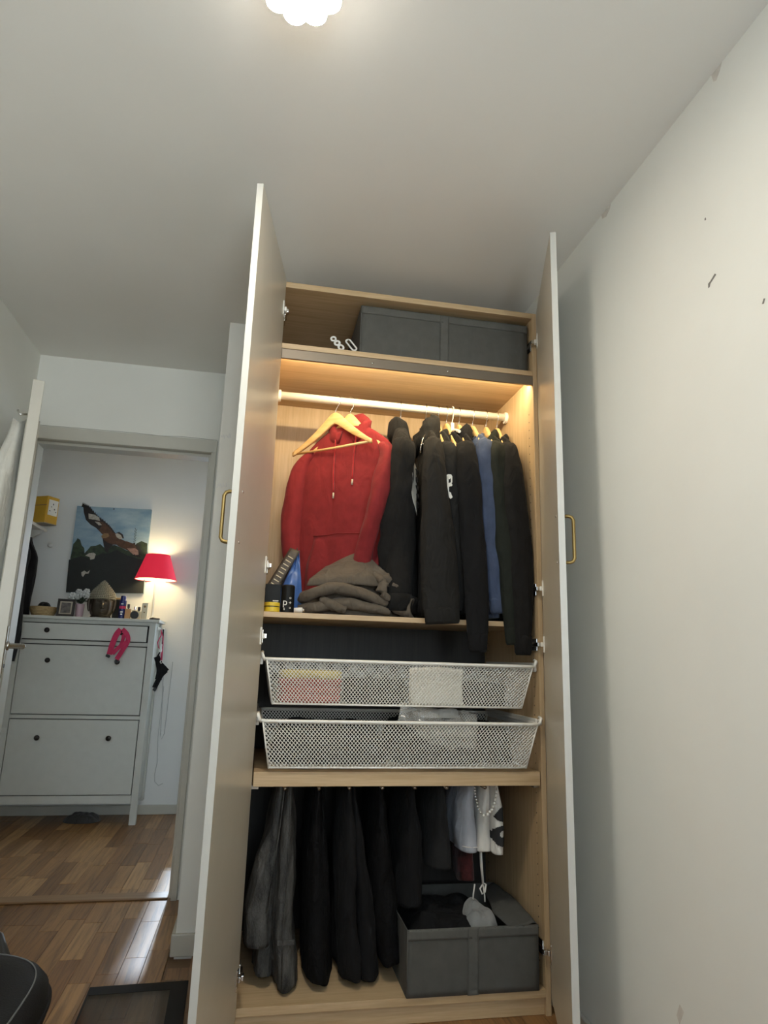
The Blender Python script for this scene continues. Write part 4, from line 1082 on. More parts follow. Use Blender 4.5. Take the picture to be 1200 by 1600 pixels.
MB().box((.128, .046, .215), (.182, .056, .230)).build('pocket_edge', 'jeans', o[1], bevel=.003)
hanging('black_trousers', 'black trousers hanging just right of the grey jeans', 'trousers', 'bdenim',
    [([(TT, .235, .012), (.5, .240, .030), (.3, .245, .036), (.10, .262, .042)], .06, .42, 21, .012), ([(TT, .250, .010), (.5, .262, .020), (.25, .275, .028), (.08, .285, .030)], .09, .44, 25, .010)])
hanging('black_trousers', 'black trousers with heavy folds, third pair hanging from the left', 'trousers', 'black4',
    [([(TT, .335, .012), (.5, .345, .034), (.3, .355, .036), (.10, .368, .040)], .055, .42, 31, .016), ([(TT, .350, .010), (.5, .375, .024), (.25, .415, .036), (.09, .430, .042)], .075, .44, 35, .012)])
hanging('black_trousers', 'black trousers hanging in the middle, left of the lower storage box', 'trousers', 'bdenim',
    [([(TT, .445, .012), (.5, .455, .036), (.3, .480, .042), (.13, .500, .036)], .08, .44, 41, .014)])
hanging('black_trousers', 'black trousers hanging short above the left end of the lower storage box', 'trousers', 'black4',
    [([(TT, .555, .012), (.5, .560, .040), (.38, .565, .046), (.29, .568, .044)], .08, .44, 51, .014)])
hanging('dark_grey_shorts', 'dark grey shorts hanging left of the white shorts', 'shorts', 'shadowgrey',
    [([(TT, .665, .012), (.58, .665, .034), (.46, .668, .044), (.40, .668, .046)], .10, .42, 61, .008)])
t, o = hanging('grey_blue_shorts', 'grey and white shorts hanging behind the bead bracelet', 'shorts', 'bluegrey',
    [([(TT, .775, .018), (.60, .765, .034), (.52, .768, .042), (.452, .775, .042)], .105, .40, 71, .010)])
MB().tube([(.738, .112, .470), (.756, .104, .468), (.776, .102, .467), (.796, .104, .468), (.814, .112, .470)], .0016, 5).build('hem_stitch', 'white_cloth', o[0], smooth=True)
WS1 = [(TT, .822, .012), (.60, .820, .022), (.52, .818, .024), (.455, .816, .026)]; WS2 = [(TT, .845, .010), (.60, .856, .022), (.52, .860, .022), (.452, .858, .021)]
t, o = hanging('white_shorts', 'white shorts with a black number print hanging beside the grey and white shorts', 'shorts', 'white_cloth',
    [(WS1, .085, .36, 81, .010), (WS2, .065, .36, 85, .001)], ye=.35)
def on_leg(x, z, e=-.009):
    xc = interp([(-a, b) for a, b, c in WS2], -z); hx = interp([(-a, c) for a, b, c in WS2], -z)
    c = min(.98, abs((x - xc) / hx)) ** 1.25; return (xc + (x - xc) * min(1, .98 * hx / max(abs(x - xc), 1e-6)), .2125 - .1475 * (max(.02, 1 - c * c)) ** .175 + e, z)
cells([[(.840, .570), (.844, .582), (.852, .596), (.862, .602), (.880, .602), (.880, .560), (.866, .556), (.850, .560)],
       [(.838, .515), (.841, .530), (.848, .540), (.862, .544), (.880, .544), (.880, .528), (.862, .528), (.856, .520), (.856, .512), (.862, .508), (.880, .506), (.880, .478), (.864, .478), (.846, .484), (.839, .496)]], .002,
      lambda x, z: on_leg(x, z, -.004)).build('number_print', 'blackmatte', o[1])
br = thing('bead_bracelet', 'bracelet of white and silver beads hanging below the pull-out board', 'bracelet', (.80, .06, .60))
bp = [(.762, .668), (.764, .640), (.772, .610), (.782, .590), (.794, .580), (.808, .584), (.822, .598), (.832, .618), (.838, .642), (.840, .668)]
tot = []
for (a, b), (c, d) in zip(bp, bp[1:]):
    n = max(1, round(math.hypot(c - a, d - b) / .0105))
    tot += [(a + (c - a) * i / n, b + (d - b) * i / n) for i in range(n)]
bm0 = None
for i, (x, z) in enumerate(tot):
    r = .0052 if x > .786 else .0036
    MB().ball((x, .048, z), r, 10, 6).build('bead', 'whitebead' if x > .786 else 'silverbead', br, smooth=True)
MB().tube([(x, .048, z) for x, z in bp], .0010, 5).build('cord', 'steel', br)
hanging('red_patterned_cloth', 'dark red patterned cloth showing below the grey and white shorts', 'cloth', 'redpat',
    [([(.52, .775, .020), (.45, .776, .028), (.345, .782, .030)], .16, .30, 91, .008)], parts_name='cloth_fold')
ds = thing('white_drawstring', 'white drawstring hanging down above the lower storage box', 'drawstring', (.82, .13, .30))
MB().tube([(.812, .135, .46), (.814, .132, .40), (.819, .130, .345)], [.009, .010, .008], 10, .4).build('flat_cord', 'white_cloth', ds, smooth=True)
MB().tube([(.819, .130, .345), (.806, .124, .333), (.812, .12, .318), (.824, .124, .322), (.828, .126, .345), (.820, .128, .348)], .0028, 6).build('loop', 'white_cloth', ds, smooth=True)
MB().tube([(.819, .129, .345), (.823, .126, .31), (.824, .125, .292)], .0026, 6).build('cord_end', 'white_cloth', ds, smooth=True)
MB().tube([(.790, .132, .345), (.784, .128, .315), (.782, .126, .300)], .0026, 6).build('cord_end', 'white_cloth', ds, smooth=True)
storage_box('lower grey fabric storage box standing open on the wardrobe bottom', .527, .958, -.004, .41, .0755, .262, False)
mound('dark_clothes', 'black clothes lying inside the lower grey storage box', 'clothes', 'black4', .700, .20, .155, .17, .080, .175, 23, .03)
t = mound('grey_socks', 'grey and blue cloth heaped on top inside the lower storage box', 'clothes', 'greycloth', .800, .115, .060, .075, .225, .060, 29, .045, ex=.9, pw=2.2)
# rim of the storage box folded inward at the right
bl = bpy.data.objects['storage_box.001']
MB().grid(lambda u, v: (.955 - .10 * u * (1 - .8 * abs(v - .3)), .01 + .39 * v, .264 + .012 * math.sin(PI * v) - .02 * u + .006 * noise.noise(Vector((u * 3, v * 5, 3)))), 8, 20).build('folded_lid', 'boxgrey', bl, smooth=True, solid=.003)
# ================================================================ HALL
# ---------------------------------------------------------------- shoe cabinet
CF, CB, CX0, CX1, CT = 2.530, 2.812, -1.560, -.680, 1.300
sc = thing('shoe_cabinet', 'white shoe cabinet with a drawer and two flaps in the hall', 'cabinet', ((CX0 + CX1) / 2, 2.67, 0))
def cb(name, a, b, mat='cabinet', par=None, bevel=.002): return MB().box(a, b).build(name, mat, par or sc, bevel=bevel)
cb('cabinet_top', (CX0 - .022, CF - .022, CT - .020), (CX1 + .024, CB, CT))
for x0, x1 in ((CX0, CX0 + .042), (CX1 - .042, CX1)):
    m = MB().box((x0, CF, 0), (x1, CF + .040, CT - .020)); m.build('post', 'cabinet', sc, bevel=.002)
    cb('post', (x0, CB - .04, .10), (x1, CB, CT - .020))
    cb('side_panel', (x0 + .010, CF + .04, .13), (x1 - .010, CB - .04, CT - .020))
cb('back_board', (CX0 + .042, CB - .012, .13), (CX1 - .042, CB - .006, CT - .02))
cb('rail', (CX0 + .042, CF, CT - .044), (CX1 - .042, CF + .03, CT - .020))
cb('rail', (CX0 + .042, CF, 1.118), (CX1 - .042, CF + .03, 1.142))
cb('rail', (CX0 + .042, CF + .002, .645), (CX1 - .042, CF + .03, .668))
cb('apron', (CX0 + .042, CF, .128), (CX1 - .042, CF + .03, .178))
cb('gap_shade_board', (CX0 + .042, CF + .02, .178), (CX1 - .042, CF + .026, 1.256), 'cabinetdark')  # dark sheet painting the shade behind drawer and flaps
def knob(par, x, y, z):
    MB().lathe([(.006, 0), (.0065, -.010), (.012, -.014), (.0165, -.020), (.0165, -.026), (.010, -.031), (.001, -.032)], (x, y, z), 18, 'y').build('knob', 'knob', par, smooth=True)
dr = cb('drawer', (CX0 + .030, CF - .030, 1.148), (CX1 - .050, CF - .012, 1.250))
MB().box((CX0 + .060, CF - .012, 1.155), (CX1 - .060, CF + .02, 1.235)).build('drawer_box', 'cabinet', dr)
for x in (-1.351, -.885): knob(dr, x, CF - .030, 1.205)
for z0, z1, kz in ((.674, 1.112, 1.012), (.184, .640, .530)):
    fp = cb('flap', (CX0 + .047, CF - .004, z0), (CX1 - .047, CF + .016, z1))
    for x in (-1.330, -.898): knob(fp, x, CF - .004, kz)
TZ = CT + .0005
# ---------------------------------------------------------------- red table lamp
tl = thing('table_lamp', 'table lamp with a red conical shade and white stem on the shoe cabinet', 'lamp', (-.738, 2.70, TZ))
lx, ly = -.738, 2.70
MB().lathe([(.045, 0), (.045, .008), (.040, .014), (.012, .018), (.007, .03), (.007, .300), (.011, .305), (.011, .33)], (lx, ly, TZ), 24).build('lamp_stand', 'whiteplastic', tl, smooth=False)
sh = MB(); rs = []
for r, z in ((.143, 1.590), (.083, 1.766)): rs.append([(lx + r * math.cos(2 * PI * k / 40), ly + r * math.sin(2 * PI * k / 40), z) for k in range(40)])
so = sh.rings(rs, False).build('lamp_shade', 'shade', tl, smooth=True)
rs = [[(lx + (r - .003) * math.cos(2 * PI * k / 40), ly + (r - .003) * math.sin(2 * PI * k / 40), z) for k in range(40)] for r, z in ((.143, 1.5905), (.083, 1.7655))]
MB().rings(rs, False).build('shade_lining', 'shadein', so, smooth=True)
MB().tube([(lx + .142 * math.cos(2 * PI * k / 40), ly + .142 * math.sin(2 * PI * k / 40), 1.590) for k in range(40)], .0028, 6, closed=True).build('shade_rim', 'shade', so, smooth=True)
MB().tube([(lx + .083 * math.cos(2 * PI * k / 40), ly + .083 * math.sin(2 * PI * k / 40), 1.766) for k in range(40)], .0024, 6, closed=True).build('shade_rim', 'shade', so, smooth=True)
for k in range(3):
    a = 2 * PI * k / 3
    MB().tube([(lx + .012 * math.cos(a), ly + .012 * math.sin(a), 1.632), (lx + .118 * math.cos(a), ly + .118 * math.sin(a), 1.64)], .0018, 6).build('shade_spoke', 'steel', tl)
MB().ball((lx, ly, 1.668), .026, 14, 10, (1, 1, 1.25)).build('bulb', 'bulb', tl, smooth=True)
pd = bpy.data.lights.new('bulb_light', 'POINT'); pd.energy = SHADE_POWER; pd.color = (1, .80, .48); pd.shadow_soft_size = .03
pl_ = bpy.data.objects.new('bulb_light', pd); C.objects.link(pl_); pl_.parent = tl; pl_.location = world_of(tl).inverted() @ Vector((lx, ly - .045, 1.70))
# ---------------------------------------------------------------- eagle canvas
EP = {
    'canvas': [(-1.356, 2.111), (-0.836, 2.121), (-0.829, 1.498), (-1.353, 1.48)],
    'wing_dark': [(-1.315, 2.116), (-1.293, 2.11), (-1.271, 2.104), (-1.239, 2.073), (-1.204, 2.042), (-1.163, 2.015), (-1.121, 1.982), (-1.09, 1.95), (-1.064, 1.918), (-1.112, 1.901), (-1.161, 1.915), (-1.206, 1.956), (-1.246, 1.977), (-1.283, 2.011), (-1.304, 2.064)],
    'wing_white': [(-1.271, 2.059), (-1.23, 2.054), (-1.195, 2.035), (-1.185, 2.008), (-1.219, 2.016), (-1.264, 2.019)],
    'wing_white2': [(-1.222, 2.003), (-1.189, 2.0), (-1.169, 1.98), (-1.19, 1.976)],
    'wing_brown': [(-1.212, 2.007), (-1.155, 2.002), (-1.1, 1.963), (-1.064, 1.918), (-1.112, 1.9), (-1.161, 1.913), (-1.185, 1.941), (-1.17, 1.971)],
    'body': [(-1.156, 1.912), (-1.115, 1.932), (-1.064, 1.924), (-1.032, 1.886), (-0.995, 1.872), (-1.03, 1.843), (-1.077, 1.84), (-1.119, 1.854), (-1.153, 1.878)],
    'head': [(-1.164, 1.898), (-1.149, 1.919), (-1.119, 1.921), (-1.107, 1.901), (-1.129, 1.885), (-1.157, 1.883)],
    'tail': [(-1.069, 1.919), (-1.046, 1.931), (-1.018, 1.914), (-1.008, 1.893), (-1.034, 1.883), (-1.056, 1.895)],
    'tail_dark': [(-1.065, 1.927), (-1.043, 1.937), (-1.016, 1.919), (-1.005, 1.89), (-1.015, 1.89), (-1.028, 1.913), (-1.049, 1.924)],
    'wing2': [(-1.08, 1.861), (-1.033, 1.872), (-0.982, 1.87), (-0.93, 1.854), (-0.897, 1.834), (-0.88, 1.801), (-0.884, 1.76), (-0.921, 1.769), (-0.955, 1.796), (-0.989, 1.811), (-1.035, 1.829)],
    'wing2_dark': [(-0.93, 1.854), (-0.897, 1.834), (-0.88, 1.801), (-0.884, 1.76), (-0.899, 1.773), (-0.9, 1.806)],
    'wing2_pink': [(-0.977, 1.819), (-0.92, 1.823), (-0.897, 1.807), (-0.891, 1.776), (-0.924, 1.771), (-0.951, 1.794)],
    'legs': [(-1.152, 1.876), (-1.108, 1.865), (-1.077, 1.84), (-1.101, 1.808), (-1.102, 1.774), (-1.124, 1.786), (-1.138, 1.826)],
    'trees': [(-1.355, 1.72), (-1.35, 1.773), (-1.347, 1.829), (-1.332, 1.851), (-1.323, 1.873), (-1.304, 1.861), (-1.289, 1.823), (-1.269, 1.802), (-1.263, 1.765), (-1.244, 1.793), (-1.227, 1.82), (-1.193, 1.825), (-1.165, 1.84), (-1.133, 1.813), (-1.104, 1.83), (-1.065, 1.838), (-1.018, 1.822), (-0.975, 1.802), (-0.937, 1.798), (-0.915, 1.859), (-0.882, 1.879), (-0.839, 1.864), (-0.834, 1.79), (-0.834, 1.736), (-0.968, 1.742), (-1.138, 1.693), (-1.276, 1.711)],
    'dark': [(-1.362, 1.713), (-1.28, 1.744), (-1.216, 1.728), (-1.147, 1.772), (-1.097, 1.775), (-1.051, 1.804), (-0.971, 1.769), (-0.893, 1.746), (-0.834, 1.742), (-0.829, 1.498), (-1.353, 1.48)],
    'bird': [(-1.256, 1.749), (-1.233, 1.767), (-1.203, 1.774), (-1.186, 1.764), (-1.192, 1.729), (-1.218, 1.721), (-1.225, 1.741)],
    'bird2': [(-1.268, 1.626), (-1.249, 1.641), (-1.229, 1.629), (-1.211, 1.647), (-1.218, 1.62), (-1.24, 1.619), (-1.252, 1.595), (-1.263, 1.605)],
}
ca = thing('eagle_canvas', 'canvas print of a flying eagle over dark trees on the hall wall', 'picture', (-1.095, 2.815, 1.49))
q = EP['canvas']
cm = MB(); vs = [(x, 2.799, z) for x, z in q] + [(x, 2.829, z) for x, z in q]
cm.add(vs, [(0, 1, 2, 3), (7, 6, 5, 4), (0, 4, 5, 1), (1, 5, 6, 2), (2, 6, 7, 3), (3, 7, 4, 0)]).build('stretched_canvas', 'sky', ca, bevel=.001)
def printed(name, key, mat, lvl, par=ca):
    poly = EP[key]; y = 2.799 - .0004 * lvl
    return MB().add([(x, y, z) for x, z in poly], [tuple(range(len(poly)))]).build(name, mat, par)
printed('printed_trees', 'trees', 'treeprint', 1); printed('printed_shadow', 'dark', 'treedark', 2)
printed('printed_bird', 'bird', 'eaglewhite', 3); printed('printed_bird', 'bird2', 'eaglewhite', 3)
eb = printed('printed_eagle', 'body', 'eagle', 5)
for key, mat, l in (('wing_dark', 'eagledark', 4), ('wing_brown', 'eagle', 4.5), ('wing_white', 'eaglewhite', 6), ('wing_white2', 'eaglewhite', 6), ('tail', 'eaglewhite', 6), ('tail_dark', 'eagledark', 7),
                    ('wing2', 'eagle', 5.5), ('wing2_dark', 'eagledark', 6), ('wing2_pink', 'eaglepink', 7), ('legs', 'eagledark', 3.5), ('head', 'eaglegold', 7)):
    printed('plumage', key, mat, l, eb)
fe = MB()
edge = EP['wing_dark'][:9]
for i in range(22):
    t = i / 21 * 7.99; j = int(t); k = t - j
    x = edge[j][0] + (edge[j + 1][0] - edge[j][0]) * k; z = edge[j][1] + (edge[j + 1][1] - edge[j][1]) * k
    L = .026 * (1 - i / 26)
    fe.add([(x - .010, 2.7971, z - .010), (x + .009, 2.7971, z - .012), (x - .003, 2.7971, z + L)], [(0, 1, 2)])
edge = EP['wing2'][3:8]
for i in range(9):
    t = i / 8 * 3.99; j = int(t); k = t - j
    x = edge[j][0] + (edge[j + 1][0] - edge[j][0]) * k; z = edge[j][1] + (edge[j + 1][1] - edge[j][1]) * k
    fe.add([(x - .010, 2.7960, z + .004), (x + .004, 2.7960, z + .010), (x + .010, 2.7960, z - .010)], [(0, 1, 2)])
fe.build('wing_feather', 'eagledark', eb)
br_ = MB()
for i in range(14):
    x = -.93 + fb(i, 2, 1, 3) * .02; z = 1.83 + i * .010
    br_.tube([(x, 2.7975, z), (x + .008 * (-1) ** i, 2.7975, z + .014)], .0014, 4)
br_.build('printed_branch', 'treeprint', ca)
MB().ball((-1.10, 2.7985, 2.105), .005, 8, 6).build('picture_nail', 'knob', ca)
# ---------------------------------------------------------------- things on the cabinet
bo = thing('wicker_bowl', 'round wicker bowl at the left end of the shoe cabinet top', 'bowl', (-1.435, 2.63, TZ))
for i in range(9):
    z = TZ + .005 + i * .0066; r = .064 + .018 * math.sin(PI * .5 * i / 8)
    MB().tube([(-1.435 + (r + .0015 * math.sin(k * 3 + i * PI)) * math.cos(2 * PI * k / 36), 2.63 + (r + .0015 * math.sin(k * 3 + i * PI)) * math.sin(2 * PI * k / 36), z) for k in range(36)], .0042, 6, closed=True).build('wicker_coil', 'wicker', bo, smooth=True)
MB().lathe([(.060, .001), (.066, .003), (.066, .006)], (-1.435, 2.63, TZ), 28).build('bowl_bottom', 'wicker', bo)
mound('dark_scarf', 'dark blue scarf bundled in the wicker bowl', 'scarf', 'bluegrey', -1.435, 2.63, .055, .055, TZ + .012, .075, 33, .03, ex=.9, pw=3)
bpy.data.objects['dark_scarf'].children[0].data.materials[0] = M['coat']
pf = thing('photo_frame', 'small dark photo frame with a gold mount beside the pink pot', 'frame', (-1.288, 2.60, TZ), rad(0))
pf.rotation_euler = (rad(-10), 0, rad(6))
fm = MB()
for a, b in (((-.055, .0), (.055, .016)), ((-.055, .104), (.055, .120)), ((-.055, .016), (-.039, .104)), ((.039, .016), (.055, .104))): fm.box((a[0], -.008, a[1] + .001), (b[0], .008, b[1] + .001))
fm.build('frame_bars', 'frameb', pf, local=True, bevel=.0015)
MB().box((-.039, -.003, .016), (.039, .006, .105)).build('mount', 'mountgold', pf, local=True)
MB().box((-.030, -.0042, .024), (.030, -.003, .096)).build('photograph', 'photo', pf, local=True)
MB().box((-.012, .008, .006), (.012, .011, .085)).build('stand', 'frameb', pf, local=True)
fp_ = thing('potted_flowers', 'white flowers in a small pink pot between photo frame and statue head', 'plant', (-1.212, 2.66, TZ))
MB().lathe([(.020, 0), (.023, .003), (.029, .085), (.030, .092), (.026, .092), (.024, .080)], (-1.212, 2.66, TZ), 24).build('pot', 'pinkpot', fp_, smooth=False)
random.seed(21)
heads = [(-1.262, .150), (-1.232, .178), (-1.205, .165), (-1.178, .182), (-1.162, .150), (-1.240, .140), (-1.200, .135), (-1.275, .128)]
for i, (x, z) in enumerate(heads):
    y = 2.66 + random.uniform(-.035, .03)
    MB().tube([(-1.212, 2.66, TZ + .08), ((x - 1.212) / 2, (y + 2.66) / 2, TZ + z * .75), (x, y, TZ + z)], .0016, 5).build('stem', 'leaf', fp_)
    fh = MB()
    for k in range(6):
        a = 2 * PI * k / 6 + i; c = (x + .012 * math.cos(a), y - .006 + .004 * math.sin(a * 2), TZ + z + .011 * math.sin(a))
        fh.ball(c, .011, 8, 5, (1, .45, .8))
    f_ = fh.build('flower_head', 'petal', fp_, smooth=True)
lf = MB()
for i in range(12):
    a = i * 2.4; L = .045 + .02 * random.random(); c = Vector((-1.212, 2.66, TZ + .092))
    e = c + Vector((math.cos(a) * L, math.sin(a) * L * .8, .012 + .045 * random.random())); s_ = Vector((-math.sin(a), math.cos(a), 0)) * .012; mid = (c + e) / 2 + Vector((0, 0, .012))
    MB().add([c, mid + s_, e, mid - s_, mid + Vector((0, 0, .004))], [(0, 1, 4), (1, 2, 4), (2, 3, 4), (3, 0, 4)]).build('foliage_leaf', 'leaf', fp_, solid=.001)
# statue head
bh = thing('statue_head', 'dark bronze statue head with a pointed beaded hair cap', 'statue', (-1.072, 2.66, TZ), rad(14))
def headf(d):
    # d: unit direction, face towards local -y
    r = 1.0 + .10 * sm(-.2, -.75, d.z) * sm(.1, .6, math.hypot(d.x, d.y))
    if d.y < 0:
        fx, fz = d.x, d.z
        r += .24 * math.exp(-((fx / .115) ** 2) - ((fz + .06) / .22) ** 2) * sm(.34, -.25, fz) * -d.y          # nose
        r -= .07 * (math.exp(-(((fx - .30) / .14) ** 2) - ((fz - .18) / .09) ** 2) + math.exp(-(((fx + .30) / .14) ** 2) - ((fz - .18) / .09) ** 2))
        r += .07 * math.exp(-((fx / .20) ** 2) - ((fz + .40) / .045) ** 2) + .07 * math.exp(-((fx / .17) ** 2) - ((fz + .50) / .05) ** 2)
        r -= .03 * math.exp(-((fx / .2) ** 2) - ((fz + .45) / .02) ** 2)
        r += .05 * math.exp(-((fx / .2) ** 2) - ((fz + .78) / .14) ** 2)
        r += .03 * (math.exp(-(((fx - .30) / .20) ** 2) - ((fz - .34) / .05) ** 2) + math.exp(-(((fx + .30) / .20) ** 2) - ((fz - .34) / .05) ** 2))
    return r
MB().ball((0, 0, .092),   .088, 144, 90, (.90, .95, 1.10), headf).build('face', 'bronze', bh, smooth=True, local=True)
MB().lathe([(.066, 0), (.069, .006), (.062, .02), (.056, .05)], (0, .008, 0), 24).build('neck', 'bronze', bh, smooth=True, local=True)
for s in (-1, 1):
    MB().tube([(s * .074, .010, .135), (s * .084, .012, .125), (s * .085, .010, .095), (s * .080, .004, .060), (s * .076, .002, .045)], [.006, .011, .010, .009, .006], 10, .7).build('ear', 'bronze', bh, smooth=True, local=True)
    MB().tube([(s * .012, -.082, .118), (s * .026, -.0835, .114), (s * .040, -.074, .119)], [.001, .004, .001], 8).build('eyelid', 'bronze', bh, smooth=True, local=True)
hp_ = MB().lathe([(.080, .128), (.081, .136), (.081, .150), (.075, .172), (.063, .192), (.048, .210), (.033, .228), (.018, .244), (.008, .254), (.001, .258)], (0, .004, 0), 32).build('hair_cap', 'bronzehair', bh, smooth=True, local=True)
cu_ = MB()
prof = [(.083, .135), (.083, .147), (.080, .159), (.076, .170), (.070, .182), (.062, .193), (.053, .204), (.043, .216), (.033, .228), (.022, .241), (.013, .250), (.004, .258)]
for i, (r, z) in enumerate(prof):
    n = max(4, int(2 * PI * r / .0125))
    for k in range(n):
        a = 2 * PI * (k + .5 * (i % 2)) / n; cu_.ball((r * math.cos(a), .004 + r * math.sin(a), z), .0062, 6, 4)
cu_.build('hair_beads', 'bronzehair', hp_, smooth=True, local=True)['kind'] = 'stuff'
bx = thing('black_box', 'tall black box right behind the statue head', 'box', (-.965, 2.72, TZ))
MB().box((-1.005, 2.69, TZ), (-.925, 2.75, TZ + .135)).build('carton', 'blacklabel', bx, bevel=.002)
wbk = thing('wooden_brush', 'pale wooden brush lying across the tall black box', 'brush', (-.975, 2.71, TZ + .1355))
MB().tube([(-1.01, 2.705, TZ + .1425), (-.95, 2.700, TZ + .1425), (-.925, 2.700, TZ + .1425)], [.006, .0068, .005], 10).build('brush_handle', 'hanger', wbk, smooth=True)
MB().box((-1.012, 2.700, TZ + .1365), (-.985, 2.712, TZ + .150)).build('bristles', 'cream', wbk, bevel=.001)
sp_ = thing('spray_can', 'navy deodorant spray can with a pink band right of the statue head', 'can', (-.922, 2.60, TZ))
MB().lathe([(.021, 0), (.022, .003), (.022, .122), (.018, .132)], (-.922, 2.60, TZ), 24).build('can_body', 'spray', sp_, smooth=False)
MB().lathe([(.0185, .131), (.0185, .152), (.016, .157), (.008, .159)], (-.922, 2.60, TZ), 20).build('cap', 'spray', sp_, smooth=False)
MB().lathe([(.0223, .068), (.0223, .086)], (-.922, 2.60, TZ), 24).build('pink_band', 'pink', sp_)
for z, w in ((.100, .016), (.045, .018), (.030, .012)): MB().box((-.922 - w / 2, 2.5772, TZ + z - .003), (-.922 + w / 2, 2.5785, TZ + z + .004)).build('white_lettering', 'whiteprint', sp_)
def bottle(name, label, x, y, w, h, mat, capmat, caph):
    t = thing(name, label, 'bottle', (x, y, TZ))
    MB().box((x - w / 2, y - .014, TZ), (x + w / 2, y + .014, TZ + h)).build('bottle_body', mat, t, bevel=.004)
    MB().lathe([(.006, h - .001), (.006, h + .006), (.009, h + .007), (.009, h + caph), (.007, h + caph + .002)], (x, y, TZ), 16).build('cap', capmat, t, smooth=False)
    return t
bottle('perfume_bottle', 'amber perfume bottle with a black cap beside the spray can', -.883, 2.60, .038, .070, 'perfume', 'blackplastic', .030)
bottle('perfume_bottle', 'clear perfume bottle with a silver cap behind the black round compact', -.842, 2.63, .040, .064, 'clearglass', 'chrome', .024)
bottle('perfume_bottle', 'clear perfume bottle with a dark cap beside the small cream box', -.812, 2.60, .034, .056, 'clearglass', 'blackplastic', .028)
cpt = thing('compact', 'black round compact standing on edge in front of the perfume bottles', 'compact', (-.832, 2.56, TZ))
MB().lathe([(.026, 0), (.028, .003), (.028, .011), (.026, .014)], (-.832, 2.555, TZ + .0285), 24, 'y').build('compact_body', 'blackplastic', cpt, smooth=False)
cbx = thing('cream_box', 'small upright cream box beside the lamp stem', 'box', (-.778, 2.62, TZ))
MB().box((-.796, 2.605, TZ), (-.758, 2.635, TZ + .115)).build('carton', 'cream', cbx, bevel=.001)
for z, w in ((.09, .02), (.05, .012)): MB().lathe([(w * .4, 0), (w * .4, -.0006)], (-.777, 2.605, TZ + z), 12, 'y').build('printed_dot', 'eaglegold', cbx)
ke = thing('black_keys', 'small black key bundle at the right end of the shoe cabinet top', 'keys', (-.70, 2.60, TZ))
MB().tube([(-.735, 2.60, TZ + .007), (-.715, 2.592, TZ + .010), (-.69, 2.600, TZ + .008), (-.670, 2.592, TZ + .007)], [.006, .009, .007, .006], 8).build('key_fob', 'blackplastic', ke, smooth=True)
MB().obox((-.690, 2.58, TZ + .006), (.03, .012, .010), (0, .1, .3)).build('key', 'blackplastic', ke, bevel=.002)
# pink harness over the drawer knob
ha = thing('pink_harness', 'pink dog harness hanging on the right drawer knob of the shoe cabinet', 'harness', (-.885, 2.478, 1.0))
def strap(par, pts, w, name='strap', mat='pink', th=.0025):
    P = [Vector(p) for p in pts]; N = len(P); rs = []; K = (N - 1) * 6; Q = []
    for i in range(K + 1):
        t = i / 6; j = min(int(t), N - 2); k = t - j
        p0, p1, p2, p3 = P[max(j - 1, 0)], P[j], P[j + 1], P[min(j + 2, N - 1)]
        Q.append(.5 * ((2 * p1) + (p2 - p0) * k + (2 * p0 - 5 * p1 + 4 * p2 - p3) * k * k + (3 * p1 - p0 - 3 * p2 + p3) * k ** 3))
    for i, p in enumerate(Q):
        d = (Q[min(i + 1, K)] - Q[max(i - 1, 0)]).normalized(); n = Vector((0, -1, 0)); s = d.cross(n).normalized() * w / 2
        wob = Vector((0, .004 * noise.noise(Vector((i * .3, w * 50, 1))), 0))
        rs.append([p - s + wob, p + s + wob, p + s + n * th - wob, p - s + n * th - wob])
    return MB().rings(rs, True).build(name, mat, par, smooth=False)
y_ = 2.474
strap(ha, [(-.892, y_, 1.225), (-.915, y_ - .006, 1.19), (-.935, y_ - .006, 1.12), (-.945, y_ - .004, 1.06)], .036)
strap(ha, [(-.884, y_, 1.226), (-.850, y_ - .008, 1.195), (-.838, y_ - .010, 1.15), (-.865, y_ - .012, 1.09), (-.895, y_ - .012, 1.03)], .030)
strap(ha, [(-.925, y_ - .014, 1.065), (-.895, y_ - .020, 1.10), (-.855, y_ - .020, 1.135), (-.835, y_ - .016, 1.150)], .026)
strap(ha, [(-.880, y_ - .004, 1.222), (-.872, y_ + .004, 1.18), (-.880, y_ + .004, 1.13), (-.905, y_ + .002, 1.09)], .022)
for x, z in ((-.952, 1.050), (-.893, 1.018)): MB().obox((x, y_ - .012, z), (.028, .010, .018), (0, .4, 0)).build('buckle', 'blackplastic', ha, bevel=.003)
# lead and black strap on the cabinet side
SX = CX1 + .001
ldh = thing('hook_board', 'white metal hook board on the right side of the shoe cabinet', 'hook', (SX + .01, 2.66, 1.23))
MB().box((SX, 2.60, 1.235), (SX + .006, 2.74, 1.255)).build('hook_rail', 'white_metal', ldh, bevel=.002)
for y in (2.62, 2.67, 2.72): MB().tube([(SX + .005, y, 1.243), (SX + .020, y, 1.236), (SX + .030, y, 1.240), (SX + .032, y, 1.252)], .003, 8).build('hook_arm', 'white_metal', ldh, smooth=True)
le = thing('pink_lead', 'pink dog lead hanging on the right side of the shoe cabinet', 'lead', (SX + .02, 2.62, 1.0))
MB().tube([(SX + .024, 2.62, 1.236), (SX + .030, 2.605, 1.20), (SX + .012, 2.60, 1.15), (SX + .020, 2.60, 1.12), (SX + .042, 2.605, 1.09), (SX + .044, 2.61, 1.03)], .0055, 8, .6).build('lead_strap', 'pink', le, smooth=True)
MB().tube([(SX + .024, 2.62, 1.236), (SX + .040, 2.625, 1.19), (SX + .046, 2.62, 1.14), (SX + .048, 2.615, 1.08), (SX + .050, 2.61, 1.03)], .0055, 8, .6).build('lead_strap', 'pink', le, smooth=True)
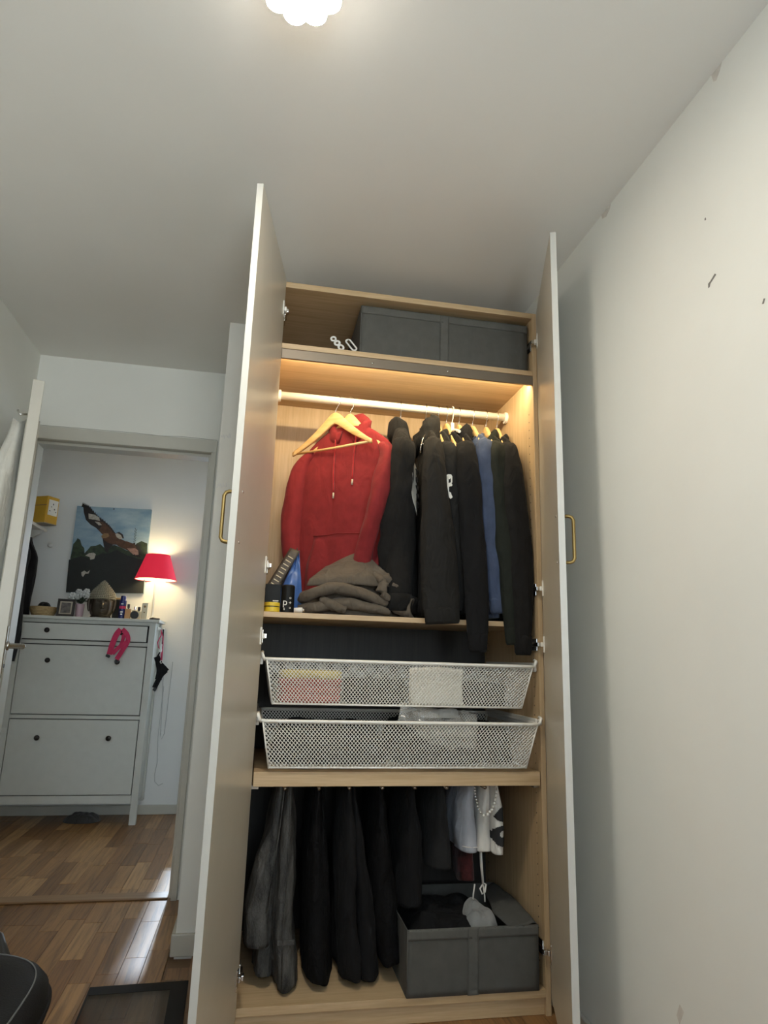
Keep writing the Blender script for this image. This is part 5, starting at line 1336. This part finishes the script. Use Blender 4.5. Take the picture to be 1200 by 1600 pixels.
MB().tube([(SX + .046, 2.608, 1.035), (SX + .040, 2.605, 1.02), (SX + .048, 2.603, 1.008), (SX + .056, 2.606, 1.02)], .003, 8).build('clip', 'chrome', le, smooth=True)
MB().box((SX + .030, 2.59, 1.085), (SX + .044, 2.602, 1.14)).build('white_tag', 'whiteplastic', le, bevel=.002)
bs = thing('black_harness', 'black dog harness hanging below the pink lead on the cabinet side', 'harness', (SX + .03, 2.66, .82))
strap(bs, [(SX + .032, 2.668, 1.242), (SX + .036, 2.662, 1.13), (SX + .012, 2.658, 1.05)], .010, 'thin_strap', 'coat')
strap(bs, [(SX + .008, 2.655, 1.055), (SX + .030, 2.65, 1.01), (SX + .065, 2.648, .975), (SX + .085, 2.65, .955)], .040, 'strap', 'coat')
strap(bs, [(SX + .080, 2.65, .965), (SX + .050, 2.646, .930), (SX + .030, 2.648, .885), (SX + .015, 2.65, .845)], .034, 'strap', 'coat')
strap(bs, [(SX + .025, 2.652, 1.02), (SX + .040, 2.65, .96), (SX + .034, 2.652, .90)], .045, 'strap', 'coat')
MB().obox((SX + .018, 2.645, .835), (.022, .010, .022), (0, .5, 0)).build('buckle', 'blackplastic', bs, bevel=.003)
cbv = thing('white_cable', 'thin white cable hanging in loops on the hall wall beside the cabinet', 'cable', (-.60, 2.82, .1))
MB().tube([(-.640, 2.822, .98), (-.622, 2.822, .70), (-.615, 2.822, .52), (-.605, 2.822, .49), (-.590, 2.822, .53), (-.585, 2.822, .75), (-.580, 2.822, 1.02)], .0022, 6).build('cable_loop', 'cable', cbv, smooth=True)
MB().tube([(-.625, 2.822, .85), (-.630, 2.822, .50), (-.618, 2.822, .34), (-.628, 2.822, .26), (-.622, 2.822, .21), (-.595, 2.822, .185), (-.568, 2.822, .20)], .0020, 6).build('cable_loop', 'cable', cbv, smooth=True)
fbg = mound('floor_bag', 'dark grey cloth bag lying flat under the shoe cabinet', 'bag', 'floorbag', -1.03, 2.66, .115, .085, .0005, .052, 41, .03, ex=.9, pw=2)
# coat rack with coats, yellow box, round hook
rk = thing('hat_rack', 'white hat shelf on the left wall of the hall', 'shelf', (-1.68, 2.56, 1.86))
MB().box((-1.80, 2.32, 1.900), (-1.535, 2.80, 1.922)).build('shelf_board', 'white_metal', rk, bevel=.002)
for y in (2.40, 2.72):
    MB().prism_y([(-1.80, 1.90), (-1.545, 1.90), (-1.545, 1.88), (-1.78, 1.72), (-1.80, 1.72)], y - .008, y + .008).build('bracket', 'white_metal', rk, bevel=.002)
MB().tube([(-1.62, 2.41, 1.862), (-1.62, 2.71, 1.862)], .009, 10).build('coat_rail', 'chrome', rk, smooth=True)
def coat_(label, y, x0, seed, z1):
    t = thing('hanging_coat', label, 'coat', (x0, y, z1), 0); rs = []; N = 28
    for i in range(36):
        k = i / 35; z = 1.835 + (z1 - 1.835) * k; hx = .055 + .055 * sm(0, .2, k) + .01 * math.sin(k * 9 + seed); hy = .030 + .045 * sm(0, .3, k)
        rs.append([(x0 + hx * math.cos(2 * PI * q / N) + .014 * noise.noise(Vector((q * .6, k * 3, seed))), y + hy * math.sin(2 * PI * q / N) + .014 * noise.noise(Vector((q * .6, k * 3, seed + 4))), z) for q in range(N)])
    MB().rings(rs, True).build('coat_body', 'coat', t, smooth=True)
    MB().tube([(x0, y, 1.83), (x0 + .004, y, 1.858), (x0 + .014, y, 1.876), (x0 + .002, y, 1.874)], .003, 6).build('loop', 'steel', t)
coat_('black coat hanging under the hat shelf, nearer the doorway', 2.47, -1.625, 1, 1.00)
coat_('black coat hanging under the hat shelf, nearer the hall wall', 2.64, -1.630, 6, 1.05)
yb = thing('yellow_box', 'yellow carton with a white label on the hat shelf', 'box', (-1.497, 2.60, 1.9225), rad(-30))
MB().box((-.052, -.052, .004), (.052, .052, .192)).build('carton', 'yellowbox', yb, local=True, bevel=.002)
MB().box((-.0525, -.0525, 0), (.0525, .0525, .006)).build('carton_base', 'cartonbase', yb, local=True)
MB().box((-.052, -.0528, .126), (.052, -.052, .131)).build('tape_edge', 'eaglegold', yb, local=True)
lbx = MB().box((.0522, -.036, .062), (.0530, .044, .170)).build('white_label', 'whiteprint', yb, local=True)
random.seed(8)
for i in range(5):
    y = -.026 + i * .013; z = .075 + random.uniform(0, .06)
    MB().box((.0530, y, z), (.0535, y + random.uniform(.005, .011), z + random.uniform(.004, .016))).build('label_lettering', 'blackmatte', lbx, local=True)
sw_ = thing('coat_hook', 'small round white wall hook left of the eagle canvas', 'hook', (-1.502, HB, 1.81))
MB().lathe([(.012, 0), (.012, -.006), (.008, -.010), (.010, -.022), (.017, -.028), (.017, -.034), (.008, -.038)], (-1.502, HB, 1.812), 18, 'y').build('knob_head', 'whiteplastic', sw_, smooth=True)

# ================================================================ ROOM FOREGROUND
ch = thing('office_chair', 'black leather swivel chair at the lower left corner', 'chair', (-.597, -.812, 0), rad(0))
def seatf(a, k, z):
    c, s = math.cos(a), math.sin(a); p = 2 / 3.2
    return (.262 * k * math.copysign(abs(c) ** p, c), .262 * k * math.copysign(abs(s) ** p, s), z)
rs = []
for k, z in ((.80, .378), (.96, .384), (.995, .405), (1.0, .425), (.985, .445), (.94, .460), (.86, .469), (.70, .474), (.35, .472), (.05, .470)):
    rs.append([seatf(2 * PI * q / 56, k, z) for q in range(56)])
MB().rings(rs, True).build('seat', 'leather', ch, smooth=True, local=True)
MB().tube([tuple(Vector(seatf(2 * PI * q / 80, .895, .4665))) for q in range(80)], .0016, 6, closed=True).build('seam', 'stitch', ch, local=True)
MB().tube([tuple(Vector(seatf(2 * PI * q / 80, 1.0, .424))) for q in range(80)], .0042, 6, closed=True).build('piping', 'leather', ch, smooth=True, local=True)
MB().lathe([(.10, .350), (.10, .378)], (0, 0, 0), 24).build('seat_plate', 'blackplastic', ch, local=True)
MB().lathe([(.030, .09), (.030, .22), (.018, .221), (.018, .352)], (0, 0, 0), 20).build('gas_column', 'blackplastic', ch, local=True)
for k in range(5):
    a = 2 * PI * k / 5 + .3; e = (.29 * math.cos(a), .29 * math.sin(a))
    lg = MB().tube([(0, 0, .105), (e[0] * .6, e[1] * .6, .09), (e[0], e[1], .072)], [.030, .024, .018], 10).build('leg', 'blackplastic', ch, smooth=True, local=True)
    for s in (-1, 1):
        px, py = e[0] - math.sin(a) * .014 * s, e[1] + math.cos(a) * .014 * s
        w_ = MB(); dirv = Vector((-math.sin(a), math.cos(a), 0))
        w_.tube([Vector((px, py, .027)) - dirv * .008, Vector((px, py, .027)) + dirv * .008], .027, 16); w_.build('castor', 'blackplastic', lg, local=True)
MB().tube([(.06, .20, .385), (.110, .262, .400), (.115, .300, .432), (.080, .355, .452), (.025, .410, .452), (-.05, .455, .470)], .007, 10, 1.5).build('bracket_strap', 'blackplastic', ch, smooth=True, local=True)
MB().tube([(.085, .245, .440), (.050, .278, .452), (-.05, .290, .455), (-.12, .275, .440)], .007, 10, 1.4).build('bracket_strap', 'blackplastic', ch, smooth=True, local=True)
rs = []
for i in range(13):
    k = i / 12; z = .52 + .58 * k; hw = .23 * (1 - .25 * (2 * k - 1) ** 4); x = -.30 - .09 * k
    rs.append([(x + .045 * math.cos(2 * PI * q / 32), hw * math.copysign(abs(math.sin(2 * PI * q / 32)) ** .5, math.sin(2 * PI * q / 32)), z) for q in range(32)])
MB().rings(rs, True).build('backrest', 'leather', ch, smooth=True, local=True)
MB().tube([(-.06, 0, .365), (-.25, 0, .365), (-.34, 0, .42), (-.355, 0, .56)], .020, 10, 1.6).build('back_bracket', 'blackplastic', ch, smooth=True, local=True)
gp = thing('glass_panel', 'dark bordered glass panel lying on the parquet beside the open wardrobe door', 'panel', (-.30, .13, .002), rad(2))
GX0, GX1, GY0, GY1 = -.145, .165, -.33, .205
MB().box((GX0, GY0, .006), (GX1, GY1, .011)).build('glass_sheet', 'panelglass', gp, local=True, bevel=.001)
bd = MB()
for a, b in (((GX0, GY1 - .055), (GX1, GY1)), ((GX1 - .055, GY0), (GX1, GY1 - .055)), ((GX0, GY0), (GX1, GY0 + .055)), ((GX0, GY0 + .055), (GX0 + .006, GY1 - .055))): bd.box((a[0], a[1], .0111), (b[0], b[1], .0117))
bd.build('printed_border', 'inkborder', gp, local=True)
for x in (GX0 + .02, GX1 - .02):
    for y in (GY0 + .02, GY1 - .02): MB().lathe([(.008, 0), (.008, .006)], (x, y, .0), 12).build('rubber_foot', 'blackplastic', gp, local=True)
# ---------------------------------------------------------------- repeats share a group
for pre, grp in (('black_trousers', 'black trousers on the pull-out bars'), ('perfume_bottle', 'perfume bottles on the shoe cabinet'), ('storage_box', 'grey fabric storage boxes in the wardrobe'),
                 ('black_clothes', 'black clothes in the lower basket'), ('folded_cloth', 'folded cloths in the upper basket'), ('plastic_bracket', 'white plastic brackets on the top shelf'), ('hanging_coat', 'black coats under the hat shelf'),
                 ('black_hoodie', 'black hoodies on the clothes rail')):
    for o in bpy.data.objects:
        if o.parent is None and o.name.split('.')[0] == pre: o['group'] = grp
